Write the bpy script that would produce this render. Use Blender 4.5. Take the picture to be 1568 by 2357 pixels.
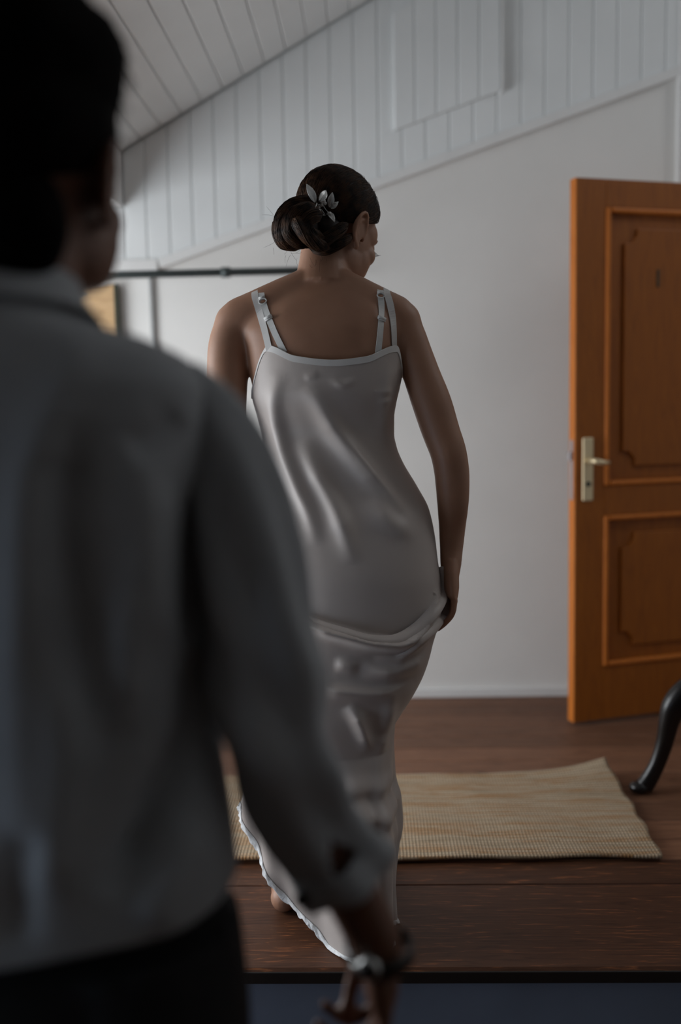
import bpy, bmesh, math, random
import numpy as np
from mathutils import Vector, Matrix
from mathutils.bvhtree import BVHTree

random.seed(7); rng = np.random.default_rng(7)
for o in list(bpy.data.objects): bpy.data.objects.remove(o)
S = bpy.context.scene; C = S.collection

# ------------------------------------------------------------------ camera
# z = 0 is the top of the raised plank floor, y runs into the room, x to the right
F = 35 / 36 * 2357; CX, CY = 784.0, 1178.5
CAM = np.array([0.0, 0.0, 1.13])
YAW, PITCH, ROLL = math.radians(1.72), math.radians(-5.98), math.radians(-1.15)
Mcam = Matrix.Rotation(YAW, 4, 'Z') @ Matrix.Rotation(math.pi / 2 + PITCH, 4, 'X') @ Matrix.Rotation(ROLL, 4, 'Z')
Mcam.translation = Vector(CAM)
cd = bpy.data.cameras.new('camera'); cam = bpy.data.objects.new('camera', cd); C.objects.link(cam)
cam.matrix_world = Mcam; cd.sensor_width = 36; cd.lens = 35; cd.sensor_fit = 'AUTO'; cd.clip_start = 0.02
cd.dof.use_dof = True; cd.dof.focus_distance = 2.10; cd.dof.aperture_fstop = 1.25
S.camera = cam
# ------------------------------------------------------------------ world, daylight, exposure
S.view_settings.view_transform = 'Standard'; S.view_settings.look = 'None'
S.view_settings.gamma = 1.0; S.view_settings.use_curve_mapping = False
S.view_settings.exposure = 0.0
w = bpy.data.worlds.new('world'); S.world = w; w.use_nodes = True
w.node_tree.nodes['Background'].inputs[0].default_value = (0.62, 0.72, 0.86, 1)
w.node_tree.nodes['Background'].inputs[1].default_value = 0.25
def area_light(name, loc, direction, sx, sy, power, col):
    l = bpy.data.lights.new(name, 'AREA'); l.shape = 'RECTANGLE'; l.size = sx; l.size_y = sy; l.energy = power; l.color = col
    o = bpy.data.objects.new(name, l); C.objects.link(o); o.location = loc
    o.rotation_euler = Vector(direction).to_track_quat('-Z', 'Z').to_euler(); return o
area_light('daylight_dormer', (-2.06, 2.45, 0.92), (1, 0.12, -0.05), 1.65, 1.45, 63, (0.92, 0.96, 1.0))
area_light('daylight_low_window', (-2.06, 0.55, 0.45), (1, 0.25, 0.1), 1.1, 0.8, 11, (0.62, 0.79, 1.0))
area_light('daylight_roof_window', (2.42, 2.62, 3.30), (-0.78, 0, -0.62), 0.8, 0.8, 9, (0.97, 0.98, 1.0))

# ------------------------------------------------------------------ helpers
Rc = np.array(Mcam.to_3x3())
def ray(u, v): return Rc @ np.array([(u - CX) / F, -(v - CY) / F, -1.0])
def PX(u, v, y):            # the point of the plane at depth y seen at a photograph pixel (measuring aid)
    r = ray(u, v); return CAM + r * (y / r[1])
def GX(u, v, z=0.0):        # the point of a level plane seen at a photograph pixel
    r = ray(u, v); return CAM + r * ((z - CAM[2]) / r[2])
def lerp(a, b, t): return a + (b - a) * t
def pchip(xs, ys):
    xs = np.array(xs, float); ys = np.array(ys, float); h = np.diff(xs); d = np.diff(ys) / h
    m = np.zeros(len(xs)); m[0] = d[0]; m[-1] = d[-1]
    for i in range(1, len(xs) - 1):
        if d[i - 1] * d[i] > 0:
            w1 = 2 * h[i] + h[i - 1]; w2 = h[i] + 2 * h[i - 1]; m[i] = (w1 + w2) / (w1 / d[i - 1] + w2 / d[i])
    def f(x):
        x = np.clip(x, xs[0], xs[-1]); i = np.clip(np.searchsorted(xs, x) - 1, 0, len(h) - 1)
        t = (x - xs[i]) / h[i]
        return ((2*t**3-3*t**2+1)*ys[i] + (t**3-2*t**2+t)*h[i]*m[i] + (-2*t**3+3*t**2)*ys[i+1] + (t**3-t**2)*h[i]*m[i+1])
    return f

class NT:
    def __init__(s, name):
        s.m = bpy.data.materials.new(name); s.m.use_nodes = True; s.t = s.m.node_tree; s.n = s.t.nodes
        s.b = s.n['Principled BSDF']
    def new(s, typ, **kw):
        n = s.n.new(typ)
        for k, v in kw.items():
            if k in n.inputs: n.inputs[k].default_value = v
            else: setattr(n, k, v)
        return n
    def link(s, a, b): s.t.links.new(a, b)
    def ramp(s, fac, stops):
        r = s.new('ShaderNodeValToRGB'); e = r.color_ramp.elements
        e[0].position, e[0].color = stops[0][0], (*stops[0][1], 1); e[1].position, e[1].color = stops[-1][0], (*stops[-1][1], 1)
        for p, c in stops[1:-1]:
            x = e.new(p); x.color = (*c, 1)
        s.link(fac, r.inputs[0]); return r.outputs[0]
    def set(s, **kw):
        for k, v in kw.items(): s.b.inputs[k.replace('_', ' ')].default_value = v
    def coords(s, scale, rand=False):
        tc = s.new('ShaderNodeTexCoord'); mp = s.new('ShaderNodeMapping'); mp.inputs['Scale'].default_value = scale
        src = tc.outputs['Object']
        if rand:
            oi = s.new('ShaderNodeObjectInfo'); mu = s.new('ShaderNodeVectorMath', operation='MULTIPLY_ADD')
            s.link(oi.outputs['Random'], mu.inputs[0]); mu.inputs[1].default_value = (17.3, 9.1, 5.7); s.link(src, mu.inputs[2]); src = mu.outputs[0]
        s.link(src, mp.inputs[0]); return mp.outputs[0]
    def bump(s, h, strength, dist=0.002):
        b = s.new('ShaderNodeBump'); b.inputs['Strength'].default_value = strength; b.inputs['Distance'].default_value = dist
        s.link(h, b.inputs['Height']); s.link(b.outputs[0], s.b.inputs['Normal'])

def plain(name, col, rough=0.5, noise=0.0, nscale=8.0, metal=0.0, bump=0.0, bscale=60.0, **kw):
    m = NT(name); m.set(Base_Color=(*col, 1), Roughness=rough, Metallic=metal, **kw)
    if noise:
        n = m.new('ShaderNodeTexNoise', Scale=nscale, Detail=4.0); m.link(m.coords((1, 1, 1)), n.inputs['Vector'])
        a = tuple(c * (1 - noise) for c in col); b = tuple(min(1, c * (1 + noise)) for c in col)
        m.link(m.ramp(n.outputs[0], [(0.3, a), (0.7, b)]), m.b.inputs['Base Color'])
    if bump:
        n = m.new('ShaderNodeTexNoise', Scale=bscale, Detail=3.0); m.link(m.coords((1, 1, 1)), n.inputs['Vector']); m.bump(n.outputs[0], bump)
    return m.m
def wood(name, dark, mid, light, stretch, rough, grain=14.0, rand=True, bump=0.12, coat=0.0, spec=0.5, knots=False):
    m = NT(name); v = m.coords(stretch, rand)
    n1 = m.new('ShaderNodeTexNoise', Scale=2.2, Detail=3.0); m.link(v, n1.inputs['Vector'])
    wv = m.new('ShaderNodeTexNoise', Scale=grain, Detail=6.0, Roughness=0.65); m.link(v, wv.inputs['Vector'])
    # contour rings of a slow noise: cathedral grain
    mu = m.new('ShaderNodeMath', operation='MULTIPLY'); mu.inputs[1].default_value = 9.0; m.link(n1.outputs[0], mu.inputs[0])
    fr = m.new('ShaderNodeMath', operation='PINGPONG'); fr.inputs[1].default_value = 0.5; m.link(mu.outputs[0], fr.inputs[0])
    mx = m.new('ShaderNodeMath', operation='MULTIPLY_ADD'); m.link(fr.outputs[0], mx.inputs[0]); mx.inputs[1].default_value = 0.75
    m2 = m.new('ShaderNodeMath', operation='MULTIPLY'); m.link(wv.outputs[0], m2.inputs[0]); m2.inputs[1].default_value = 0.7
    m.link(m2.outputs[0], mx.inputs[2])
    m.link(m.ramp(mx.outputs[0], [(0.22, dark), (0.52, mid), (0.68, mid), (0.84, light)]), m.b.inputs['Base Color'])
    if knots:
        oi2 = m.new('ShaderNodeObjectInfo'); mv = m.new('ShaderNodeMapRange'); m.link(oi2.outputs['Random'], mv.inputs[0]); mv.inputs[3].default_value = .72; mv.inputs[4].default_value = 1.22
        vo = m.new('ShaderNodeTexVoronoi', Scale=1.0); m.link(m.coords((2.1, 5.5, 5.5), rand), vo.inputs['Vector'])
        mr = m.new('ShaderNodeMapRange'); m.link(vo.outputs['Distance'], mr.inputs[0]); mr.inputs[1].default_value = .025; mr.inputs[2].default_value = .075; mr.inputs[3].default_value = .12; mr.inputs[4].default_value = 1.0
        sc = m.new('ShaderNodeVectorMath', operation='SCALE'); lk = m.b.inputs['Base Color'].links[0].from_socket; m.link(lk, sc.inputs[0]); mk_ = m.new('ShaderNodeMath', operation='MULTIPLY'); m.link(mr.outputs[0], mk_.inputs[0]); m.link(mv.outputs[0], mk_.inputs[1]); m.link(mk_.outputs[0], sc.inputs['Scale']); m.link(sc.outputs[0], m.b.inputs['Base Color'])
    m.bump(mx.outputs[0], bump, 0.001); m.set(Roughness=rough, Coat_Weight=coat, Coat_Roughness=0.22, Specular_IOR_Level=spec); return m.m

MAT = {}
MAT['plaster'] = plain('plaster_white', (0.80, 0.79, 0.765), 0.85, 0.03, 3.0, bump=0.12, bscale=90)
MAT['boards'] = plain('painted_boards', (0.80, 0.82, 0.82), 0.55, 0.03, 4.0)
MAT['white_trim'] = plain('white_trim', (0.80, 0.80, 0.79), 0.5, 0.03)
MAT['rear'] = plain('rear_wall_dark', (0.10, 0.075, 0.055), 0.7, 0.2, 3.0)  # unseen rear wall, coloured dark to keep bounce light off the figures
MAT['riser'] = plain('riser_paint', (0.185, 0.22, 0.29), 0.7, 0.08, 6.0)
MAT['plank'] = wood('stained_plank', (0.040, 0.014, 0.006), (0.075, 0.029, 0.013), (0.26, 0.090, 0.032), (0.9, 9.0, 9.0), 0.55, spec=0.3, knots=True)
MAT['plank_far'] = wood('pale_plank', (0.12, 0.052, 0.026), (0.21, 0.098, 0.055), (0.30, 0.145, 0.080), (0.9, 9.0, 9.0), 0.55, spec=0.3, knots=True)  # paler base tone for the planks behind the front ones
MAT['nosing'] = plain('nosing_face', (0.012, 0.008, 0.006), 0.6, 0.2)
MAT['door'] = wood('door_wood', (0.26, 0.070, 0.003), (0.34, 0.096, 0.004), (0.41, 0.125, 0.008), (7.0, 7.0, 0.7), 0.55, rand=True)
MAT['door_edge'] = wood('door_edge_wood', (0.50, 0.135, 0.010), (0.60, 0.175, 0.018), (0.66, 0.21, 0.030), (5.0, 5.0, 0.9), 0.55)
MAT['brass'] = plain('pale_brass', (0.80, 0.66, 0.42), 0.35, 0.05, metal=0.55)
MAT['steel'] = plain('lock_steel', (0.45, 0.42, 0.43), 0.4, 0.1, metal=0.7)
MAT['keyhole'] = plain('keyhole_black', (0.01, 0.012, 0.012), 0.6, 0.1)
MAT['black_wood'] = plain('black_lacquer_wood', (0.006, 0.005, 0.005), 0.28, 0.2)
MAT['rail'] = plain('grey_rail_metal', (0.06, 0.075, 0.075), 0.45, 0.1, metal=0.3)
MAT['grey_pipe'] = plain('grey_conduit', (0.55, 0.56, 0.56), 0.5, 0.05)
MAT['board_wood'] = wood('pale_board_wood', (0.42, 0.25, 0.12), (0.60, 0.39, 0.20), (0.70, 0.48, 0.27), (1.2, 8.0, 8.0), 0.6)
MAT['board_edge'] = plain('board_edge_dark', (0.05, 0.055, 0.035), 0.7, 0.2)
MAT['board_print'] = plain('board_print_grey', (0.16, 0.17, 0.17), 0.6, 0.1)

def skin_mat(name, col, rough=0.5):
    m = NT(name); n = m.new('ShaderNodeTexNoise', Scale=14.0, Detail=5.0); m.link(m.coords((1, 1, 1)), n.inputs['Vector'])
    a = tuple(c * f for c, f in zip(col, (0.90, 0.86, 0.84))); b = tuple(c * f for c, f in zip(col, (1.08, 1.08, 1.08)))
    m.link(m.ramp(n.outputs[0], [(0.3, a), (0.72, b)]), m.b.inputs['Base Color'])
    f = m.new('ShaderNodeTexNoise', Scale=420.0, Detail=2.0); m.link(m.coords((1, 1, 1)), f.inputs['Vector']); m.bump(f.outputs[0], 0.08, 0.0006)
    m.set(Roughness=rough, Subsurface_Weight=0.12, Subsurface_Scale=0.008, Subsurface_Radius=(1.0, 0.35, 0.2)); return m.m
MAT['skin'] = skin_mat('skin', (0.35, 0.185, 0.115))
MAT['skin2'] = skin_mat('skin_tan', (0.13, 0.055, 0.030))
def satin(name, col, rough):
    m = NT(name); m.set(Base_Color=(*col, 1), Roughness=rough, Sheen_Weight=0.2, Sheen_Roughness=0.4, Specular_IOR_Level=0.6, Anisotropic=0.35)
    n = m.new('ShaderNodeTexNoise', Scale=7.0, Detail=3.0); m.link(m.coords((1, 1, 0.5)), n.inputs['Vector']); m.bump(n.outputs[0], 0.25, 0.006)
    return m.m
MAT['satin'] = satin('ivory_satin', (0.45, 0.395, 0.365), 0.47)
MAT['satin_trim'] = plain('satin_binding', (0.66, 0.64, 0.62), 0.45, 0.05, 30)
MAT['lace'] = plain('lace_white', (0.80, 0.80, 0.80), 0.7, 0.12, 120, bump=0.5, bscale=200)
MAT['strap'] = plain('strap_elastic', (0.66, 0.66, 0.64), 0.5, 0.05, 60)
def hair_mat(name, col, tip, rough=0.55, spec=0.2):
    m = NT(name); n = m.new('ShaderNodeTexNoise', Scale=60.0, Detail=4.0); m.link(m.coords((1, 1, 1)), n.inputs['Vector'])
    m.link(m.ramp(n.outputs[0], [(0.35, col), (0.7, tip)]), m.b.inputs['Base Color']); m.set(Roughness=rough, Specular_IOR_Level=spec); return m.m
MAT['hair'] = hair_mat('dark_brown_hair', (0.006, 0.003, 0.002), (0.016, 0.008, 0.005))
MAT['hair_lock'] = hair_mat('brown_hair_strands', (0.010, 0.005, 0.003), (0.085, 0.040, 0.020))
MAT['hair2'] = hair_mat('black_hair', (0.002, 0.0015, 0.0015), (0.005, 0.004, 0.0035), 0.9, 0.05)
MAT['silver'] = plain('silver', (0.62, 0.63, 0.62), 0.38, 0.15, 90, metal=0.75)
MAT['pearl'] = plain('pearl', (0.75, 0.74, 0.72), 0.3, 0.05)
MAT['shirt'] = plain('grey_linen', (0.34, 0.355, 0.37), 0.85, 0.08, 10, bump=0.15, bscale=500)
MAT['trousers'] = plain('black_cloth', (0.004, 0.004, 0.005), 0.9, 0.1, bump=0.1, bscale=400)
MAT['shoe'] = plain('black_leather', (0.008, 0.007, 0.006), 0.35, 0.1)
MAT['eye'] = plain('eye_white', (0.7, 0.68, 0.65), 0.2, 0.02)
MAT['lash'] = plain('lash_black', (0.01, 0.008, 0.007), 0.6, 0.1)
MAT['button'] = plain('button_dark', (0.02, 0.02, 0.022), 0.4, 0.1)
def glass_mat():
    m = NT('window_glass'); tr = m.new('ShaderNodeBsdfTransparent'); gl = m.new('ShaderNodeBsdfGlossy', Roughness=0.02)
    mx = m.new('ShaderNodeMixShader'); mx.inputs[0].default_value = 0.06
    m.link(tr.outputs[0], mx.inputs[1]); m.link(gl.outputs[0], mx.inputs[2]); m.link(mx.outputs[0], m.n['Material Output'].inputs[0]); return m.m
MAT['glass'] = glass_mat()
def jute():
    m = NT('jute_weave'); v = m.coords((1, 1, 1))
    sx = m.new('ShaderNodeTexWave', wave_type='BANDS', bands_direction='X', Scale=36.0, Distortion=1.2, Detail=2.0); sx.inputs['Detail Scale'].default_value = 3; m.link(v, sx.inputs['Vector'])
    sy = m.new('ShaderNodeTexWave', wave_type='BANDS', bands_direction='Y', Scale=22.0, Distortion=1.5, Detail=2.0); m.link(v, sy.inputs['Vector'])
    nb = m.new('ShaderNodeTexNoise', Scale=1.0, Detail=5.0, Roughness=0.7); m.link(m.coords((2.2, 42.0, 1.0)), nb.inputs['Vector'])
    col = m.ramp(nb.outputs[0], [(0.30, (0.22, 0.15, 0.09)), (0.40, (0.46, 0.345, 0.22)), (0.50, (0.54, 0.42, 0.29)), (0.57, (0.42, 0.22, 0.085)), (0.64, (0.52, 0.41, 0.28)), (0.72, (0.30, 0.20, 0.11))])
    pr = m.new('ShaderNodeMath', operation='MULTIPLY'); m.link(sx.outputs['Fac'], pr.inputs[0]); m.link(sy.outputs['Fac'], pr.inputs[1])
    ad = m.new('ShaderNodeMath', operation='MULTIPLY_ADD'); m.link(pr.outputs[0], ad.inputs[0]); ad.inputs[1].default_value = 0.85; ad.inputs[2].default_value = 0.62
    mm = m.new('ShaderNodeVectorMath', operation='SCALE'); m.link(col, mm.inputs[0]); m.link(ad.outputs[0], mm.inputs['Scale'])
    m.link(mm.outputs[0], m.b.inputs['Base Color']); m.bump(pr.outputs[0], 0.8, 0.004); m.set(Roughness=0.95); return m.m
MAT['jute'] = jute()

def tag(o, label=None, cat=None, group=None, kind=None):
    if label: o['label'] = label
    if cat: o['category'] = cat
    if group: o['group'] = group
    if kind: o['kind'] = kind
    return o
def adopt(o, parent):
    if parent is not None:
        bpy.context.view_layer.update() if parent.get('_fresh') else None
        o.parent = parent; o.matrix_parent_inverse = PM[parent.name].inverted() if parent.name in PM else Matrix()
PM = {}
def empty(name, loc):
    o = bpy.data.objects.new(name, None); C.objects.link(o); o.location = loc; o.empty_display_size = 0.1
    PM[o.name] = Matrix.Translation(Vector(loc)); return o
def link_mesh(name, me, mat, parent=None, smooth=False):
    o = bpy.data.objects.new(name, me); C.objects.link(o)
    me.materials.clear(); me.materials.append(MAT[mat] if isinstance(mat, str) else mat)
    if smooth: me.polygons.foreach_set('use_smooth', [True] * len(me.polygons))
    adopt(o, parent); return o
def mesh(name, verts, faces, mat, parent=None, smooth=False):
    me = bpy.data.meshes.new(name); me.from_pydata([tuple(map(float, v)) for v in verts], [], [tuple(map(int, f)) for f in faces]); me.update()
    bm = bmesh.new(); bm.from_mesh(me); bmesh.ops.recalc_face_normals(bm, faces=bm.faces); bm.to_mesh(me); bm.free()
    return link_mesh(name, me, mat, parent, smooth)
class MB:                                    # collects shapes, builds one mesh
    def __init__(s): s.v = []; s.f = []
    def add(s, v, f):
        k = len(s.v); s.v += [tuple(map(float, p)) for p in v]; s.f += [tuple(int(i) + k for i in q) for q in f]; return s
    def prism(s, poly, d):                   # polygon (3-D points) extruded by vector d
        n = len(poly); d = np.array(d, float); a = [np.array(p, float) for p in poly]
        s.add(a + [p + d for p in a], [tuple(range(n)), tuple(range(2*n-1, n-1, -1))] + [(i, (i+1) % n, n+(i+1) % n, n+i) for i in range(n)]); return s
    def box(s, lo, hi):
        x0, y0, z0 = lo; x1, y1, z1 = hi
        return s.prism([(x0, y0, z0), (x1, y0, z0), (x1, y1, z0), (x0, y1, z0)], (0, 0, z1 - z0))
    def rings(s, R, cap=True, closed=True):
        n = len(R[0]); k = len(R); v = [p for r in R for p in r]; f = []
        for i in range(k - 1):
            for j in range(n if closed else n - 1):
                f.append((i*n+j, i*n+(j+1) % n, (i+1)*n+(j+1) % n, (i+1)*n+j))
        if cap and closed: f += [tuple(range(n-1, -1, -1)), tuple(range((k-1)*n, k*n))]
        return s.add(v, f)
    def tube(s, pts, rad, n=12, flat=None, up=None, cap=True):   # swept tube, radius per point; flat = (a, b) factors
        pts = [np.array(p, float) for p in pts]; R = []
        rad = rad if hasattr(rad, '__len__') else [rad] * len(pts)
        N = np.array(up, float) if up is not None else None
        for i, p in enumerate(pts):
            t = pts[min(i+1, len(pts)-1)] - pts[max(i-1, 0)]; t /= np.linalg.norm(t) + 1e-12
            if N is None: N = np.array([0, 0, 1.0]) if abs(t[2]) < 0.9 else np.array([0, 1.0, 0])
            N = N - t * N.dot(t); N /= np.linalg.norm(N) + 1e-12; B = np.cross(t, N)
            r = rad[i]; ra, rb = (r, r) if np.isscalar(r) else r
            R.append([p + N * ra * math.cos(a) + B * rb * math.sin(a) for a in np.linspace(0, 2*math.pi, n, endpoint=False)])
        return s.rings(R, cap)
    def ball(s, c, r, M=None, n=16, m=10):
        r = np.array([r]*3 if np.isscalar(r) else r, float); v = []; f = []
        for i in range(1, m):
            th = math.pi * i / m
            for j in range(n):
                ph = 2*math.pi*j/n; v.append(np.array([math.sin(th)*math.cos(ph), math.sin(th)*math.sin(ph), math.cos(th)]) * r)
        v += [np.array([0, 0, r[2]]), np.array([0, 0, -r[2]])]; t = len(v) - 2
        for i in range(m - 2):
            for j in range(n): f.append((i*n+j, (i+1)*n+j, (i+1)*n+(j+1) % n, i*n+(j+1) % n))
        for j in range(n): f.append((t, j, (j+1) % n)); f.append((t+1, (m-2)*n+(j+1) % n, (m-2)*n+j))
        if M is not None: v = [M @ p for p in v]
        c = np.array(c, float); return s.add([p + c for p in v], f)
    def build(s, name, mat, parent=None, smooth=False, bevel=0.0):
        o = mesh(name, s.v, s.f, mat, parent, smooth)
        if bevel:
            md = o.modifiers.new('bevel', 'BEVEL'); md.width = bevel; md.segments = 2; md.limit_method = 'ANGLE'
        return o
def path(pts, n):                            # smooth curve through points
    pts = np.array(pts, float); t = np.concatenate([[0], np.cumsum(np.linalg.norm(np.diff(pts, axis=0), axis=1))]); t /= t[-1]
    fs = [pchip(t, pts[:, k]) for k in range(pts.shape[1])]; q = np.linspace(0, 1, n)
    return np.stack([f(q) for f in fs], 1)
def voxel_union(mb, size, smooth_it=6, name='tmp'):
    me = bpy.data.meshes.new(name); me.from_pydata(mb.v, [], mb.f); me.update()
    bm = bmesh.new(); bm.from_mesh(me); bmesh.ops.recalc_face_normals(bm, faces=bm.faces); bm.to_mesh(me); bm.free()
    o = bpy.data.objects.new(name, me); C.objects.link(o)
    r = o.modifiers.new('r', 'REMESH'); r.mode = 'VOXEL'; r.voxel_size = size; r.adaptivity = 0
    if smooth_it:
        sm = o.modifiers.new('s', 'SMOOTH'); sm.factor = 0.5; sm.iterations = smooth_it
    dg = bpy.context.evaluated_depsgraph_get(); out = bpy.data.meshes.new_from_object(o.evaluated_get(dg))
    bpy.data.objects.remove(o); bpy.data.meshes.remove(me); return out
def soften(me, wfn, it):                     # relax the surface where wfn(points) > 0
    n = len(me.vertices); co = np.empty(n*3); me.vertices.foreach_get('co', co); co = co.reshape(-1, 3); w = np.clip(wfn(co), 0, 1)[:, None]*.6
    e = np.empty(len(me.edges)*2, dtype=np.int64); me.edges.foreach_get('vertices', e); e = e.reshape(-1, 2); deg = np.bincount(e.ravel(), minlength=n)[:, None].clip(1)
    for _ in range(it):
        a = np.zeros_like(co)
        for k in range(3): a[:, k] = np.bincount(e[:, 0], co[e[:, 1], k], n) + np.bincount(e[:, 1], co[e[:, 0], k], n)
        co += (a/deg - co)*w
    me.vertices.foreach_set('co', co.ravel()); me.update()
def bvh_of(me): return BVHTree.FromPolygons([v.co[:] for v in me.vertices], [p.vertices[:] for p in me.polygons])
def strands(name, lines, rad, mat, parent):   # many hair strands as one mesh of thin three-sided tubes
    V = []; Fq = []; k0 = 0; ang = np.array([0, 2.094, 4.189])
    for L in lines:
        P = np.array(L, float); n = len(P); t = np.gradient(P, axis=0); t /= np.linalg.norm(t, axis=1)[:, None] + 1e-12
        a = np.cross(t, np.array([.31, .77, .55])); a /= np.linalg.norm(a, axis=1)[:, None] + 1e-12; b = np.cross(t, a)
        r = rad*np.interp(np.arange(n), [0, n*.7, n-1], [1, 1, .25])
        V.append((P[:, None, :] + r[:, None, None]*(a[:, None, :]*np.cos(ang)[None, :, None] + b[:, None, :]*np.sin(ang)[None, :, None])).reshape(-1, 3))
        for i in range(n-1):
            for j in range(3): Fq.append((k0+i*3+j, k0+i*3+(j+1) % 3, k0+(i+1)*3+(j+1) % 3, k0+(i+1)*3+j))
        k0 += n*3
    me = bpy.data.meshes.new(name); me.from_pydata(np.concatenate(V).tolist(), [], Fq); me.update()
    o = link_mesh(name, me, mat, parent, True); o['kind'] = 'stuff'; return o
# ================================================================== the setting
YW = 3.80; XL, XR, YB, ZLOW = -1.95, 2.80, -2.0, -0.22
a, b = PX(385, 612, YW), PX(1564, 173, YW); K1 = (b[2]-a[2])/(b[0]-a[0])
zL1 = lambda x: a[2] + K1*(x - a[0])                 # lower edge of the boarded upper wall
c, d = PX(313, 336, YW), PX(850, 9, YW); K2 = (d[2]-c[2])/(d[0]-c[0])
zL2 = lambda x: c[2] + K2*(x - c[0])                 # boarded ceiling slope
Z612 = a[2]; XH = PX(287, 470, YW)[0]; ZH = PX(290, 482, YW)[2]; XRIDGE = 1.75; ZR = zL2(XRIDGE)
KR = -K2
def zceil(x): return zL2(x) if x <= XRIDGE else ZR + KR*(x - XRIDGE)

o = MB().prism([(XL, YW, ZLOW), (XR, YW, ZLOW), (XR, YW, zceil(XR)+.3), (XRIDGE, YW, ZR+.3), (XL, YW, ZH+.6)], (0, .1, 0)).build('wall_back', 'plaster')
tag(o, 'plain white plaster gable wall behind the woman', kind='structure')
up = MB().prism([(XL, YW-.012, Z612), (a[0], YW-.012, Z612), (XR, YW-.012, zL1(XR)), (XR, YW-.012, zceil(XR)), (XRIDGE, YW-.012, ZR), (XH, YW-.012, zL2(XH)), (XH, YW-.012, ZH), (XL, YW-.012, ZH)], (0, .011, 0)).build('wall_upper', 'boards')
tag(up, 'upper gable wall clad in white painted tongue and groove boards', kind='structure')
BW = 0.0866; HX0, HX1 = PX(905, 200, YW)[0], PX(1150, 200, YW)[0]
def vboard(x0, x1, zb, zt, y0, y1, parent, name='board'):      # a board with eased long edges
    g = .0008; e = .0045; x0 += g; x1 -= g
    prof = [(x0, y1), (x0, y0+e*.9), (x0+e, y0), (x1-e, y0), (x1, y0+e*.9), (x1, y1)]
    bot = [(px, py, zb(px)) for px, py in prof]; top = [(px, py, zt(px)) for px, py in prof]; n = 6
    f = [tuple(range(n)), tuple(range(2*n-1, n-1, -1))] + [(i, (i+1) % n, n+(i+1) % n, n+i) for i in range(n)]
    return mesh(name, bot+top, f, 'boards', parent)
x = XH - BW*12
while x < 1.9:
    x1 = x + BW
    zb = (lambda q: max(Z612, zL1(q)) + .012)
    zt = (lambda q: ZH - .002) if x1 <= XH + .01 else (lambda q: zceil(q) - .004)
    if x1 > XL + .05: vboard(max(x, XL+.01), x1, zb, zt, YW-.026, YW-.012, up)
    x = x1
# trim under the boards, following the slope, and the short level piece at the left
o = MB().prism([(a[0]-.02, YW-.034, Z612-.012), (XR, YW-.034, zL1(XR)-.012), (XR, YW-.034, zL1(XR)+.022), (a[0]-.03, YW-.034, Z612+.022)], (0, .033, 0)).build('trim_1', 'white_trim', bevel=.003)
tag(o, 'slanting white trim strip under the boarded upper wall', kind='structure')
o = MB().box((XL, YW-.034, Z612-.03), (a[0]-.03, YW-.001, Z612+.022)).build('trim_2', 'white_trim', bevel=.003)
tag(o, 'level white trim strip under the boards at far left', kind='structure')
# vertical trim at the right end of the boards
xv = PX(1556, 200, YW)[0]
o = MB().box((xv, YW-.036, 1.2), (xv+.05, YW-.001, zceil(xv)-.03)).build('trim_3', 'white_trim', bevel=.003)
tag(o, 'upright white trim strip above the door', kind='structure')
# hatch in the boarded wall
hb = empty('attic_hatch', ((HX0+HX1)/2, YW-.026, zL1((HX0+HX1)/2)+.1)); tag(hb, 'flush boarded hatch door set in the upper wall', kind='structure')
hz = PX(905, 308, YW)[2] - zL1(HX0)
MB().prism([(HX0, YW-.036, zL1(HX0)+hz), (HX1, YW-.036, zL1(HX1)+hz), (HX1, YW-.036, zL2(HX1)-.09), (HX0, YW-.036, zL2(HX0)-.03)], (0, .009, 0)).build('backing_panel', 'boards', hb)
nb = 5
for i in range(nb):
    vboard(lerp(HX0, HX1, i/nb), lerp(HX0, HX1, (i+1)/nb), (lambda q: zL1(q)+hz), (lambda q: zL2(q)-.10), YW-.050, YW-.036, hb)
MB().prism([(HX1, YW-.055, zL1(HX1)+hz-.01), (HX1+.008, YW-.055, zL1(HX1)+hz-.005), (HX1+.008, YW-.055, zL2(HX1)-.1), (HX1, YW-.055, zL2(HX1)-.1)], (0, .028, 0)).build('side_strip', 'white_trim', hb)
# sloping boarded ceiling, boards run into the room
nrm = np.array([K2, 0, -1.0]); nrm /= np.linalg.norm(nrm); sl = np.array([1, 0, K2]); L = np.linalg.norm(sl); sl /= L
def slab(name, x0, x1, f, mat, label):
    o = MB().prism([(x0, YB, f(x0)+.014), (x1, YB, f(x1)+.014), (x1, YB, f(x1)+.12), (x0, YB, f(x0)+.12)], (0, YW-YB, 0)).build(name, mat)
    return tag(o, label, kind='structure')
ce = slab('ceiling', XH-.04, XRIDGE, zL2, 'boards', 'sloping ceiling of white painted boards at upper left')
o = MB(); xa, xb, ya, yb = 2.02, 2.62, 2.22, 3.02
for (p0, p1, q0, q1) in ((XRIDGE, XR+.1, YB, ya), (XRIDGE, XR+.1, yb, YW), (XRIDGE, xa, ya, yb), (xb, XR+.1, ya, yb)):
    o.prism([(p0, q0, zceil(p0)+.014), (p1, q0, zceil(p1)+.014), (p1, q0, zceil(p1)+.10), (p0, q0, zceil(p0)+.10)], (0, q1-q0, 0))
tag(o.build('ceiling_right', 'boards'), 'far slope of the white ceiling beyond the ridge', kind='structure')
o = MB()
for (p0, p1, q0, q1) in ((xa, xb, ya, ya+.05), (xa, xb, yb-.05, yb), (xa, xa+.05, ya+.05, yb-.05), (xb-.05, xb, ya+.05, yb-.05)):
    o.prism([(p0, q0, zceil(p0)+.03), (p1, q0, zceil(p1)+.03), (p1, q0, zceil(p1)+.09), (p0, q0, zceil(p0)+.09)], (0, q1-q0, 0))
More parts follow.
